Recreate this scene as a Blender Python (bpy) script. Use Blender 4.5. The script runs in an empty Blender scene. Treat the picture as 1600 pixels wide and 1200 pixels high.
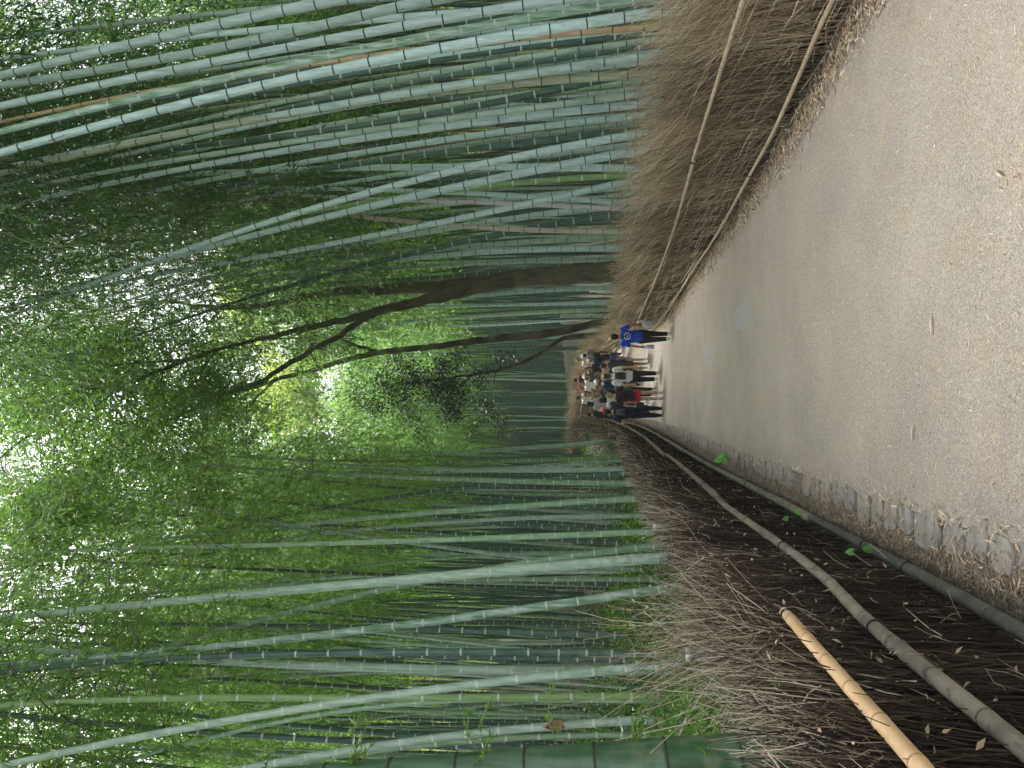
import bpy, bmesh, math, random
import numpy as np
from mathutils import Vector
random.seed(7)
rng = np.random.default_rng(11)
S = bpy.context.scene
HAZE = .0006
COL = S.collection
PI = math.pi

# ------------------------------------------------------------------ camera model
F = 1202.0                     # focal length in photo pixels (photo 1600 px along its long side)
HC = 1.95                      # eye height
PITCH = math.atan(140/F)
cp, sp = math.cos(PITCH), math.sin(PITCH)
FWD = np.array([0, cp, sp]); UPV = np.array([0, -sp, cp]); RGT = np.array([1.0, 0, 0])

def P(x, y, Y):
    """photo point (x, y) -> world point at distance Y along the path (the photo is turned a quarter turn)"""
    d = RGT*((1200-y)-600)/F + UPV*(800-x)/F + FWD
    return np.array([0, 0, HC]) + d*(Y/d[1])

cam_d = bpy.data.cameras.new('camera'); cam = bpy.data.objects.new('camera', cam_d); COL.objects.link(cam)
cam_d.sensor_width = 36; cam_d.sensor_fit = 'HORIZONTAL'; cam_d.lens = 36*F/1600; cam_d.clip_end = 2000; cam_d.clip_start = 0.05
from mathutils import Matrix
cam.matrix_world = Matrix(((-UPV[0], RGT[0], -FWD[0], 0), (-UPV[1], RGT[1], -FWD[1], 0), (-UPV[2], RGT[2], -FWD[2], HC), (0, 0, 0, 1)))
S.camera = cam

# ------------------------------------------------------------------ lay of the land
XR = ([-20, 0, 5.86, 7.8, 11.7, 16.7, 22, 27, 33, 36, 38, 40, 42, 43.8, 45, 46, 47],
      [3.6, 3.1, 2.93, 2.66, 2.43, 2.22, 1.97, 1.87, 1.75, 1.62, 1.3, .6, -.4, -1.7, -3.2, -6, -12])
XL = ([-20, 0, 2.2, 3.55, 5.1, 6.2, 9, 14.6, 24, 32, 37, 40, 42, 43.5, 44],
      [-1.2, -1.08, -1.07, -1.08, -1.14, -1.19, -1.28, -1.45, -1.58, -1.58, -1.6, -2.0, -3.6, -5.6, -6])
GR = ([-300, 22, 26, 30, 35, 40, 44, 50, 60, 82, 104, 135, 300], [0, 0, .12, .45, 1.1, 1.85, 2.4, 3.0, 3.5, 4.4, 19, 32, 50])
def xr(Y): return np.interp(Y, *XR)
def xl(Y): return np.interp(Y, *XL)
def gz(Y): return np.interp(Y, *GR)
def hz(X, Y):
    X = np.asarray(X, float); Y = np.asarray(Y, float)
    dl = np.maximum(0, xl(Y)-.35-X); dr = np.maximum(0, X-xr(Y)-.35)
    left = np.minimum(.20*dl, 2.2+0*dl) + np.minimum(.75, dl*1.1)
    right = np.minimum(.10*dr, 1.6+0*dr)
    far = np.minimum(9, .75*np.maximum(0, np.abs(X)-19))
    return gz(Y) + left + right + far + .05*np.sin(X*1.7+Y*.9)*np.minimum(1, dl+dr)

# ------------------------------------------------------------------ materials
def mat(name):
    m = bpy.data.materials.new(name); m.use_nodes = True
    nt = m.node_tree; b = nt.nodes['Principled BSDF']
    return m, nt, b
def node(nt, t, **kw):
    n = nt.nodes.new(t)
    for k, v in kw.items():
        if k.startswith('i_'): n.inputs[k[2:].replace('_', ' ')].default_value = v
        else: setattr(n, k, v)
    return n
def ramp(nt, stops, interp='LINEAR'):
    r = nt.nodes.new('ShaderNodeValToRGB'); r.color_ramp.interpolation = interp
    e = r.color_ramp.elements
    while len(e) < len(stops): e.new(0.5)
    for k, (p, c) in zip(e, stops):
        k.position = p; k.color = (*c, 1)
    return r
def noise(nt, scale, detail=3, coord='Object', mapping=None, rough=.55):
    tc = node(nt, 'ShaderNodeTexCoord'); n = node(nt, 'ShaderNodeTexNoise')
    n.inputs['Scale'].default_value = scale; n.inputs['Detail'].default_value = detail; n.inputs['Roughness'].default_value = rough
    if mapping:
        mp = node(nt, 'ShaderNodeMapping'); mp.inputs['Scale'].default_value = mapping
        nt.links.new(tc.outputs[coord], mp.inputs['Vector']); nt.links.new(mp.outputs[0], n.inputs['Vector'])
    else: nt.links.new(tc.outputs[coord], n.inputs['Vector'])
    return n
def mixc(nt, a, b, fac, mode='MIX'):
    m = node(nt, 'ShaderNodeMix', data_type='RGBA', blend_type=mode)
    for s, v in ((m.inputs[6], a), (m.inputs[7], b), (m.inputs[0], fac)):
        if hasattr(v, 'is_output') or isinstance(v, bpy.types.NodeSocket): nt.links.new(v, s)
        elif isinstance(v, (int, float)): s.default_value = v
        else: s.default_value = (*v, 1)
    return m.outputs[2]
def bump(nt, b, h, strength=.3, dist=.01):
    bn = node(nt, 'ShaderNodeBump'); bn.inputs['Strength'].default_value = strength; bn.inputs['Distance'].default_value = dist
    nt.links.new(h, bn.inputs['Height']); nt.links.new(bn.outputs[0], b.inputs['Normal'])

def simple(name, col, rough=.7, var=.25, scale=20):
    m, nt, b = mat(name)
    n = noise(nt, scale)
    d = tuple(c*(1-var) for c in col); l = tuple(min(1, c*(1+var)) for c in col)
    r = ramp(nt, [(.3, d), (.7, l)]); nt.links.new(n.outputs[0], r.inputs[0]); nt.links.new(r.outputs[0], b.inputs['Base Color'])
    b.inputs['Roughness'].default_value = rough
    return m

def culm_mat(name, base, bloom, amt=.5, var=.18, rough=.42):
    """waxy bamboo skin: base green with pale bloom in streaks along the stem, every culm a little different"""
    m, nt, b = mat(name)
    oi = node(nt, 'ShaderNodeObjectInfo')
    n1 = noise(nt, 3.0, 4, mapping=(9, 9, .9)); n2 = noise(nt, 40, 3, mapping=(1, 1, .12))
    f = node(nt, 'ShaderNodeMapRange'); f.inputs[1].default_value = .5-amt*.35; f.inputs[2].default_value = .78-amt*.35
    nt.links.new(n1.outputs[0], f.inputs[0])
    c = mixc(nt, base, bloom, f.outputs[0])
    r = ramp(nt, [(.3, (.78, .78, .76)), (.7, (1.08, 1.08, 1.08))]); nt.links.new(n2.outputs[0], r.inputs[0])
    c = mixc(nt, c, r.outputs[0], 1.0, 'MULTIPLY')
    hs = node(nt, 'ShaderNodeHueSaturation')
    mr = node(nt, 'ShaderNodeMapRange'); mr.inputs[3].default_value = 1-var*1.4; mr.inputs[4].default_value = 1+var
    nt.links.new(oi.outputs['Random'], mr.inputs[0]); nt.links.new(mr.outputs[0], hs.inputs['Value'])
    wn = node(nt, 'ShaderNodeTexWhiteNoise', noise_dimensions='1D'); nt.links.new(oi.outputs['Random'], wn.inputs['W'])
    m2 = node(nt, 'ShaderNodeMapRange'); m2.inputs[3].default_value = .485; m2.inputs[4].default_value = .515
    nt.links.new(wn.outputs[0], m2.inputs[0]); nt.links.new(m2.outputs[0], hs.inputs['Hue'])
    # lichen and dirt near the foot
    tc = node(nt, 'ShaderNodeTexCoord'); sx = node(nt, 'ShaderNodeSeparateXYZ'); nt.links.new(tc.outputs['Object'], sx.inputs[0])
    lr = node(nt, 'ShaderNodeMapRange'); lr.inputs[1].default_value = 2.6; lr.inputs[2].default_value = .4; lr.inputs[4].default_value = .75
    nt.links.new(sx.outputs[2], lr.inputs[0])
    n3 = noise(nt, 14, 4); r3 = ramp(nt, [(.48, (0, 0, 0)), (.62, (1, 1, 1))]); nt.links.new(n3.outputs[0], r3.inputs[0])
    mu = node(nt, 'ShaderNodeMath', operation='MULTIPLY'); nt.links.new(lr.outputs[0], mu.inputs[0]); nt.links.new(r3.outputs[0], mu.inputs[1])
    nt.links.new(c, hs.inputs['Color'])
    c = mixc(nt, hs.outputs[0], (.25, .25, .16), mu.outputs[0])
    nt.links.new(c, b.inputs['Base Color'])
    b.inputs['Roughness'].default_value = rough
    bump(nt, b, n2.outputs[0], .08, .003)
    return m
CM = {
 'pale':  culm_mat('bamboo_pale', (.28, .44, .40), (.53, .69, .655), .85),
 'mott':  culm_mat('bamboo_mottled', (.12, .25, .12), (.47, .60, .54), .4),
 'dark':  culm_mat('bamboo_dark', (.045, .105, .075), (.11, .195, .155), .4),
 'tan':   culm_mat('bamboo_tan', (.40, .27, .13), (.50, .38, .22), .5),
 'olive': culm_mat('bamboo_olive', (.22, .28, .17), (.36, .40, .29), .5),
 'brown': culm_mat('bamboo_brown', (.21, .165, .125), (.30, .25, .20), .5),
 'mauve': culm_mat('bamboo_mauve', (.40, .36, .40), (.54, .50, .53), .7),
 'cream': culm_mat('bamboo_cream', (.45, .42, .30), (.58, .54, .42), .6),
 'green': culm_mat('bamboo_green', (.18, .35, .18), (.36, .51, .35), .5),
 'lime':  culm_mat('bamboo_lime', (.20, .34, .10), (.30, .45, .20), .5),
 'sage':  culm_mat('bamboo_sage', (.24, .40, .29), (.47, .60, .50), .6),
 'deep':  culm_mat('bamboo_deep', (.03, .085, .03), (.075, .14, .085), .35, rough=.3),
 'teal':  culm_mat('bamboo_teal', (.035, .08, .06), (.08, .14, .115), .4),  # deep-grove skin, darkened to put the grove's shade into the colour
 'dusk':  culm_mat('bamboo_dusk', (.06, .09, .065), (.12, .165, .13), .4),  # likewise darkened: shade of the deep grove is in this colour
}
ring_dark = simple('node_ring_dark', (.035, .035, .028), .6)
ring_pale = simple('node_ring_pale', (.52, .56, .50), .6)

def leaf_mat(name, dark, light, trans, tw=.5, rough=.45):
    m = bpy.data.materials.new(name); m.use_nodes = True
    nt = m.node_tree; nt.nodes.clear()
    out = node(nt, 'ShaderNodeOutputMaterial')
    at = node(nt, 'ShaderNodeAttribute', attribute_name='tint')
    oi = node(nt, 'ShaderNodeObjectInfo')
    ad = node(nt, 'ShaderNodeMath', operation='MULTIPLY_ADD'); ad.inputs[1].default_value = .3; 
    nt.links.new(oi.outputs['Random'], ad.inputs[0]); nt.links.new(at.outputs['Fac'], ad.inputs[2])
    r = ramp(nt, [(.05, dark), (.75, light), (1.25 if False else 1.0, tuple(min(1, c*1.3) for c in light))])
    nt.links.new(ad.outputs[0], r.inputs[0])
    r2 = ramp(nt, [(.05, tuple(c*.55 for c in trans)), (1, trans)]); nt.links.new(ad.outputs[0], r2.inputs[0])
    d = node(nt, 'ShaderNodeBsdfDiffuse'); t = node(nt, 'ShaderNodeBsdfTranslucent'); g = node(nt, 'ShaderNodeBsdfGlossy')
    g.inputs['Roughness'].default_value = rough
    nt.links.new(r.outputs[0], d.inputs[0]); nt.links.new(r2.outputs[0], t.inputs[0])
    a = node(nt, 'ShaderNodeMixShader'); a.inputs[0].default_value = tw
    nt.links.new(d.outputs[0], a.inputs[1]); nt.links.new(t.outputs[0], a.inputs[2])
    fr = node(nt, 'ShaderNodeFresnel'); fr.inputs[0].default_value = 1.35
    fm = node(nt, 'ShaderNodeMath', operation='MULTIPLY'); fm.inputs[1].default_value = .12; nt.links.new(fr.outputs[0], fm.inputs[0])
    b = node(nt, 'ShaderNodeMixShader'); nt.links.new(fm.outputs[0], b.inputs[0])
    nt.links.new(a.outputs[0], b.inputs[1]); nt.links.new(g.outputs[0], b.inputs[2])
    nt.links.new(b.outputs[0], out.inputs[0])
    return m
LEAF = leaf_mat('bamboo_leaf', (.035, .10, .025), (.11, .235, .045), (.29, .53, .10), .55)
LEAF_SHADED = leaf_mat('bamboo_leaf_shaded', (.022, .065, .026), (.065, .14, .045), (.13, .28, .06), .5)  # darker copy of the bamboo leaf, canopy shade put into its colour
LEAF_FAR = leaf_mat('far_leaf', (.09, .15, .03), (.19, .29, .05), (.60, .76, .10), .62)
LEAF_TREE = leaf_mat('tree_leaf', (.03, .075, .02), (.09, .18, .035), (.22, .42, .06), .5)
LEAF_DARK = leaf_mat('evergreen_leaf', (.010, .026, .010), (.028, .06, .022), (.03, .07, .02), .3)
LEAF_GROUND = leaf_mat('undergrowth_leaf', (.05, .12, .03), (.13, .27, .05), (.2, .36, .06), .45)

def tinted(name, stops, rough=.8):
    m, nt, b = mat(name)
    at = node(nt, 'ShaderNodeAttribute', attribute_name='tint')
    r = ramp(nt, stops); nt.links.new(at.outputs['Fac'], r.inputs[0]); nt.links.new(r.outputs[0], b.inputs['Base Color'])
    b.inputs['Roughness'].default_value = rough
    b.inputs['Specular IOR Level'].default_value = .25
    return m
TWIG_R = tinted('straw_twig', [(0, (.06, .05, .042)), (.3, (.19, .148, .105)), (.5, (.34, .258, .165)), (.7, (.49, .385, .25)), (1, (.70, .62, .48))])
TWIG_L = tinted('dark_twig', [(0, (.012, .009, .008)), (.3, (.042, .029, .023)), (.6, (.125, .09, .064)), (.8, (.34, .27, .19)), (1, (.62, .545, .43))])
LITTER = tinted('dry_leaf', [(0, (.12, .075, .045)), (.4, (.33, .24, .165)), (.75, (.50, .40, .28)), (1, (.66, .57, .44))])
TWIG_G = tinted('branch_twig', [(0, (.05, .06, .03)), (1, (.22, .24, .12))])

def bark_mat(name, a, c):
    m, nt, b = mat(name)
    n = noise(nt, 4, 5, mapping=(3, 3, .7)); n2 = noise(nt, 1.2, 3)
    r = ramp(nt, [(.3, a), (.65, c)]); nt.links.new(n.outputs[0], r.inputs[0])
    r2 = ramp(nt, [(.45, (0, 0, 0)), (.65, (1, 1, 1))]); nt.links.new(n2.outputs[0], r2.inputs[0])
    k = mixc(nt, r.outputs[0], (.12, .12, .06), r2.outputs[0])
    nt.links.new(k, b.inputs['Base Color']); b.inputs['Roughness'].default_value = .85
    bump(nt, b, n.outputs[0], .6, .03)
    return m
BARK = bark_mat('brown_bark', (.05, .04, .032), (.135, .11, .082))
BARK_D = bark_mat('dark_bark', (.018, .016, .015), (.06, .05, .042))

def path_mat():
    m, nt, b = mat('path_surface')
    tc = node(nt, 'ShaderNodeTexCoord')
    v = node(nt, 'ShaderNodeTexVoronoi'); v.inputs['Scale'].default_value = 150; nt.links.new(tc.outputs['Object'], v.inputs['Vector'])
    r = ramp(nt, [(0, (.18, .16, .143)), (.08, (.25, .222, .198)), (.4, (.318, .282, .25)), (.7, (.365, .325, .288)), (.92, (.425, .38, .335)), (1, (.53, .475, .415))])
    sx = node(nt, 'ShaderNodeSeparateColor'); nt.links.new(v.outputs['Color'], sx.inputs[0]); nt.links.new(sx.outputs[0], r.inputs[0])
    n1 = noise(nt, 1.1, 5); r1 = ramp(nt, [(.3, (.86, .85, .85)), (.7, (1.08, 1.06, 1.02))]); nt.links.new(n1.outputs[0], r1.inputs[0])
    c = mixc(nt, r.outputs[0], r1.outputs[0], 1.0, 'MULTIPLY')
    n2 = noise(nt, 190, 2); r2 = ramp(nt, [(.36, (.62, .6, .58)), (.56, (1.1, 1.1, 1.1))]); nt.links.new(n2.outputs[0], r2.inputs[0])
    c = mixc(nt, c, r2.outputs[0], .8, 'MULTIPLY')
    n3 = noise(nt, 3.3, 6); r3 = ramp(nt, [(.5, (1, 1, 1)), (.75, (1.08, 1.0, .9))]); nt.links.new(n3.outputs[0], r3.inputs[0])
    c = mixc(nt, c, r3.outputs[0], 1.0, 'MULTIPLY')
    nt.links.new(c, b.inputs['Base Color']); b.inputs['Roughness'].default_value = .85
    bump(nt, b, n2.outputs[0], .35, .006)
    return m
PATH = path_mat()
def soil_mat():
    m, nt, b = mat('grove_soil')
    n1 = noise(nt, 1.3, 6); n2 = noise(nt, 26, 5)
    r = ramp(nt, [(.3, (.028, .022, .017)), (.5, (.06, .046, .033)), (.7, (.12, .09, .062))]); nt.links.new(n2.outputs[0], r.inputs[0])
    r1 = ramp(nt, [(.45, (0, 0, 0)), (.6, (1, 1, 1))]); nt.links.new(n1.outputs[0], r1.inputs[0])
    c = mixc(nt, r.outputs[0], (.03, .055, .02), r1.outputs[0])
    nt.links.new(c, b.inputs['Base Color']); b.inputs['Roughness'].default_value = .95
    bump(nt, b, n2.outputs[0], .6, .03)
    return m
SOIL = soil_mat()
def dirt_mat():
    m, nt, b = mat('edge_dirt')
    n2 = noise(nt, 60, 5); n1 = noise(nt, 5, 4)
    r = ramp(nt, [(.3, (.07, .052, .04)), (.5, (.19, .145, .11)), (.7, (.33, .265, .20))]); nt.links.new(n2.outputs[0], r.inputs[0])
    r1 = ramp(nt, [(.35, (.7, .7, .7)), (.65, (1.1, 1.1, 1.1))]); nt.links.new(n1.outputs[0], r1.inputs[0])
    c = mixc(nt, r.outputs[0], r1.outputs[0], 1.0, 'MULTIPLY')
    nt.links.new(c, b.inputs['Base Color']); b.inputs['Roughness'].default_value = .95
    bump(nt, b, n2.outputs[0], .8, .02)
    return m
DIRT = dirt_mat()
def stone_mat():
    m, nt, b = mat('grey_stone')
    oi = node(nt, 'ShaderNodeObjectInfo')
    n = noise(nt, 9, 6); r = ramp(nt, [(.3, (.19, .176, .162)), (.7, (.31, .288, .265))]); nt.links.new(n.outputs[0], r.inputs[0])
    n2 = noise(nt, 70, 4)
    r2 = ramp(nt, [(0, (.8, .8, .82)), (.6, (1.05, 1.03, 1.0)), (1, (1.15, 1.02, .93))]); nt.links.new(oi.outputs['Random'], r2.inputs[0])
    c = mixc(nt, r.outputs[0], r2.outputs[0], 1.0, 'MULTIPLY')
    nt.links.new(c, b.inputs['Base Color']); b.inputs['Roughness'].default_value = .8
    bump(nt, b, n2.outputs[0], .4, .008)
    return m
STONE = stone_mat()
def rail_mat(name, a, c, st=(.05, .045, .04), amt=.58):
    m, nt, b = mat(name)
    n = noise(nt, 6, 5); r = ramp(nt, [(.3, a), (.65, c)]); nt.links.new(n.outputs[0], r.inputs[0])
    n2 = noise(nt, 17, 5); r2 = ramp(nt, [(amt, (0, 0, 0)), (amt+.14, (1, 1, 1))]); nt.links.new(n2.outputs[0], r2.inputs[0])
    k = mixc(nt, r.outputs[0], st, r2.outputs[0])
    nt.links.new(k, b.inputs['Base Color']); b.inputs['Roughness'].default_value = .5
    bump(nt, b, n2.outputs[0], .15, .004)
    return m
RAIL_GREY = rail_mat('weathered_pole', (.125, .105, .085), (.29, .25, .205))
RAIL_DARK = rail_mat('dark_pole', (.05, .052, .046), (.115, .112, .10))
RAIL_TAN = rail_mat('tan_pole', (.33, .25, .175), (.46, .37, .27), (.2, .15, .11), .62)
RAIL_YEL = rail_mat('yellow_pole', (.54, .35, .18), (.68, .47, .27), (.36, .22, .12), .68)
WIRE = simple('black_wire', (.012, .012, .012), .5)
POST = rail_mat('grey_post', (.16, .165, .17), (.27, .28, .29))
CAP = simple('post_cap', (.55, .56, .56), .6)
SHEATH = simple('culm_sheath', (.42, .27, .16), .6, .3, 14)
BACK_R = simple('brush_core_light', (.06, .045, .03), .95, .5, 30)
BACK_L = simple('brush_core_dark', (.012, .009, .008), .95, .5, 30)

# ------------------------------------------------------------------ mesh helpers
def link(name, me, parent=None):
    o = bpy.data.objects.new(name, me); COL.objects.link(o)
    if parent is not None: o.parent = parent
    return o
def mesh_np(name, V, Q, mats, mi=None, tint=None, smooth=True):
    """a mesh of quads (rows of 4) from numpy arrays"""
    me = bpy.data.meshes.new(name)
    V = np.ascontiguousarray(V, np.float32); Q = np.ascontiguousarray(Q, np.int32)
    me.vertices.add(len(V)); me.vertices.foreach_set('co', V.ravel())
    k = Q.shape[1]
    me.loops.add(Q.size); me.loops.foreach_set('vertex_index', Q.ravel())
    me.polygons.add(len(Q)); me.polygons.foreach_set('loop_start', np.arange(0, Q.size, k, dtype=np.int32))
    me.polygons.foreach_set('loop_total', np.full(len(Q), k, np.int32))
    if mi is not None: me.polygons.foreach_set('material_index', np.ascontiguousarray(mi, np.int32))
    me.polygons.foreach_set('use_smooth', np.full(len(Q), smooth, bool))
    for m in mats: me.materials.append(m)
    if tint is not None:
        a = me.attributes.new('tint', 'FLOAT', 'POINT'); a.data.foreach_set('value', np.ascontiguousarray(tint, np.float32))
    me.update(calc_edges=True)
    return me
class MB:
    def __init__(s): s.V = []; s.Q = []; s.M = []; s.T = []; s.n = 0
    def add(s, V, Q, m=0, t=.5):
        V = np.asarray(V, float).reshape(-1, 3); Q = np.asarray(Q, int)
        s.V.append(V); s.Q.append(Q+s.n); s.n += len(V)
        s.M.append(np.full(len(Q), m) if np.isscalar(m) else np.asarray(m))
        s.T.append(np.full(len(V), t) if np.isscalar(t) else np.asarray(t))
    def mesh(s, name, mats, smooth=True):
        return mesh_np(name, np.concatenate(s.V), np.concatenate(s.Q), mats, np.concatenate(s.M), np.concatenate(s.T), smooth)
    def obj(s, name, mats, parent=None, smooth=True):
        return link(name, s.mesh(name, mats if isinstance(mats, (list, tuple)) else [mats], smooth), parent)

def norm(v): return v/np.maximum(np.linalg.norm(v, axis=-1, keepdims=True), 1e-9)
def tubes(Pt, R, sides=3):
    """Pt (N,k,3), R (N,k) -> verts, quads of N open tubes"""
    N, k, _ = Pt.shape
    T = np.gradient(Pt, axis=1); T = norm(T)
    ref = np.where(np.abs(T[..., 2:3]) > .8, np.array([1.0, 0, 0]), np.array([0, 0, 1.0]))
    ref = np.repeat(ref[:, :1], k, axis=1)
    A = norm(ref-T*np.sum(ref*T, -1, keepdims=True)); B = np.cross(T, A)
    ang = np.arange(sides)*2*PI/sides
    V = Pt[:, :, None, :] + R[:, :, None, None]*(np.cos(ang)[:, None]*A[:, :, None, :] + np.sin(ang)[:, None]*B[:, :, None, :])
    base = (np.arange(N)*k*sides)[:, None, None]; i = (np.arange(k-1)*sides)[None, :, None]; j = np.arange(sides)[None, None, :]
    jn = (j+1) % sides
    Q = np.stack([base+i+j, base+i+jn, base+i+sides+jn, base+i+sides+j], -1).reshape(-1, 4)
    return V.reshape(-1, 3), Q
def tube(pts, rad, sides=10, cap=True):
    pts = np.asarray(pts, float); rad = np.broadcast_to(np.asarray(rad, float), (len(pts),)).copy()
    if cap:
        d0 = norm(pts[0]-pts[1])*1e-3; d1 = norm(pts[-1]-pts[-2])*1e-3
        pts = np.concatenate([[pts[0]+d0], pts, [pts[-1]+d1]]); rad = np.concatenate([[1e-4], rad, [1e-4]])
    return tubes(pts[None], rad[None], sides)
def spline(pts, n):
    """Catmull-Rom through pts with n samples (any width of rows)"""
    p = np.asarray(pts, float); p = np.vstack([2*p[0]-p[1], p, 2*p[-1]-p[-2]])
    k = len(p)-3; t = np.linspace(0, k-1e-6, n); i = t.astype(int); f = (t-i)[:, None]
    a, b, c, d = p[i], p[i+1], p[i+2], p[i+3]
    return .5*(2*b+(c-a)*f+(2*a-5*b+4*c-d)*f**2+(3*b-a-3*c+d)*f**3)
def tag(o, label, cat, group=None, kind=None):
    if label: o['label'] = label
    if cat: o['category'] = cat
    if group: o['group'] = group
    if kind: o['kind'] = kind
    return o
def empty(name, loc, label, cat, group=None, rz=0):
    o = bpy.data.objects.new(name, None); COL.objects.link(o); o.location = loc; o.rotation_euler = (0, 0, rz)
    o.empty_display_size = .2
    return tag(o, label, cat, group)

# ------------------------------------------------------------------ leaves
def leaf_quads(C, D, L, W, fold=.25):
    """diamond leaves: centres of the stalk C (N,3), direction D, length L, width W -> verts (4N), quads"""
    N = len(C)
    r = norm(np.cross(D, rng.normal(size=(N, 3)))); n = np.cross(D, r)
    L = L[:, None]; W = W[:, None]
    mid = C+D*L*.42
    V = np.stack([C, mid+r*W*.5-n*W*fold, C+D*L, mid-r*W*.5-n*W*fold], 1).reshape(-1, 3)
    Q = np.arange(4*N).reshape(N, 4)
    return V, Q
def crown_mesh(name, h=8.5, nb=46, spread=1.7, leaf=.13, clus=13, per=6, wid=.16, seed=0, twigs=True, lm=None):
    """leafy upper part of a bamboo: branches from the nodes, arching out and hanging, with fans of narrow leaves"""
    r = np.random.default_rng(seed)
    b = MB()
    z0 = np.sort(r.uniform(0, 1, nb))**.9*h; az = r.uniform(0, 2*PI, nb)
    ln = spread*(.55+.75*np.sin(np.clip(z0/h, .08, 1)*PI*.92)**.8)*r.uniform(.6, 1.25, nb)
    t = np.linspace(0, 1, 6)
    out = np.stack([np.cos(az), np.sin(az), 0*az], -1)
    rise = r.uniform(.25, .75, nb)
    Pt = out[:, None]*(ln[:, None]*t)[..., None]
    Pt[..., 2] = z0[:, None] + (ln*rise)[:, None]*t - (ln*r.uniform(.6, 1.5, nb))[:, None]*t**2.4
    Pt[..., :2] += r.normal(0, .05, (nb, 6, 2))*t[None, :, None]
    if twigs:
        V, Q = tubes(Pt, np.linspace(.009, .003, 6)[None].repeat(nb, 0), 3); b.add(V, Q, 1, .5)
    # clusters along the outer part of each branch
    n = nb*clus
    bi = np.repeat(np.arange(nb), clus); tt = r.uniform(.22, 1.0, n)**.8
    k = np.clip((tt*5).astype(int), 0, 4); f = (tt*5-k)[:, None]
    C = Pt[bi, k]*(1-f)+Pt[bi, k+1]*f + r.normal(0, .16, (n, 3))*np.array([1, 1, .8]); C[:, 2] -= r.uniform(0, .3, n)
    dr = norm(out[bi]*.5+r.normal(0, .55, (n, 3))+np.array([0, 0, -.55]))
    ci = np.repeat(np.arange(n), per); m = len(ci)
    D = norm(dr[ci]+r.normal(0, .42, (m, 3))+np.array([0, 0, -.25]))
    LC = C[ci]+dr[ci]*r.uniform(0, .22, m)[:, None]
    V, Q = leaf_quads(LC, D, leaf*r.uniform(.6, 1.3, m), leaf*wid*r.uniform(.8, 1.2, m))
    ti = np.clip(np.repeat(r.uniform(.0, .6, n)[ci]+r.normal(0, .08, m), 4), 0, 1)
    b.add(V, Q, 0, ti)
    return b.mesh(name, [lm or LEAF, TWIG_G])

def clump(b, C, R, n, leaf, wid=.5, m=0, tl=(0, .7), sub=9, hang=.2, r=rng):
    """a tree-crown clump made of small bunches of leaves around C"""
    k = max(3, n//sub)
    d = norm(r.normal(size=(k, 3)))*(r.uniform(0, 1, k)**.45)[:, None]*np.asarray(R)
    cc = np.asarray(C)+d
    ci = np.repeat(np.arange(k), sub)
    P0 = cc[ci]+r.normal(0, leaf*1.1, (len(ci), 3))
    D = norm(r.normal(size=(len(ci), 3))+np.array([0, 0, -hang]))
    V, Q = leaf_quads(P0, D, leaf*r.uniform(.6, 1.3, len(ci)), leaf*wid*r.uniform(.7, 1.2, len(ci)))
    ti = np.clip(np.repeat(r.uniform(*tl, k)[ci]+r.normal(0, .07, len(ci)), 4), 0, 1)
    b.add(V, Q, m, ti)

# ------------------------------------------------------------------ sky and sun
SUN_EL, SUN_AZ = math.radians(60), math.radians(-30)          # azimuth from +Y towards +X: ahead and to the left
w = bpy.data.worlds.new('World'); S.world = w; w.use_nodes = True
nt = w.node_tree; bg = nt.nodes['Background']
sky = nt.nodes.new('ShaderNodeTexSky'); sky.sky_type = 'NISHITA'; sky.sun_disc = False
sky.sun_elevation = SUN_EL; sky.sun_rotation = SUN_AZ; sky.dust_density = 4; sky.air_density = 1.2
hs = nt.nodes.new('ShaderNodeHueSaturation'); hs.inputs['Saturation'].default_value = .28
nt.links.new(sky.outputs[0], hs.inputs['Color']); nt.links.new(hs.outputs[0], bg.inputs[0]); bg.inputs[1].default_value = .15
sd = bpy.data.lights.new('sun', 'SUN'); sd.energy = 2.6; sd.angle = math.radians(28); sd.color = (1, .97, .9)
so = bpy.data.objects.new('sun', sd); COL.objects.link(so)
sdir = Vector((math.sin(SUN_AZ)*math.cos(SUN_EL), math.cos(SUN_AZ)*math.cos(SUN_EL), math.sin(SUN_EL)))
so.rotation_euler = sdir.to_track_quat('Z', 'Y').to_euler(); so.location = (-20, 20, 40)

# ------------------------------------------------------------------ ground
def grid_sheet(xs, ys, fz):
    X, Y = np.meshgrid(xs, ys); V = np.stack([X, Y, fz(X, Y)], -1).reshape(-1, 3)
    nx, ny = len(xs), len(ys)
    i = np.arange(nx-1)[None]; j = np.arange(ny-1)[:, None]*nx
    return V, np.stack([i+j, i+j+1, i+j+nx+1, i+j+nx], -1).reshape(-1, 4)
xs = np.unique(np.concatenate([np.linspace(-160, -30, 12), np.arange(-30, -6, 1.0), np.arange(-6, 6, .25), np.arange(6, 30, 1.0), np.linspace(30, 160, 12)]))
ys = np.unique(np.concatenate([np.linspace(-60, -2, 8), np.arange(-2, 20, .5), np.arange(20, 60, .5), np.arange(60, 120, 4), np.linspace(120, 260, 10)]))
b = MB(); b.add(*grid_sheet(xs, ys, lambda X, Y: hz(X, Y)-.012))
tag(b.obj('ground', SOIL), None, None, kind='structure')
ys = np.concatenate([np.arange(-6, 47, .35)]); ts = np.linspace(0, 1, 13)
def ribbon(fa, fb, dz, ys, ts):
    rows = []
    for y in ys:
        a, c = fa(y), fb(y); a = min(a, c-.02); x = a+(c-a)*ts
        rows.append(np.stack([x, np.full_like(x, y), gz(y)+dz+0*x], -1))
    V = np.concatenate(rows); n = len(ts)
    i = np.arange(n-1)[None]; j = np.arange(len(ys)-1)[:, None]*n
    return V, np.stack([i+j, i+j+1, i+j+n+1, i+j+n], -1).reshape(-1, 4)
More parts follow.
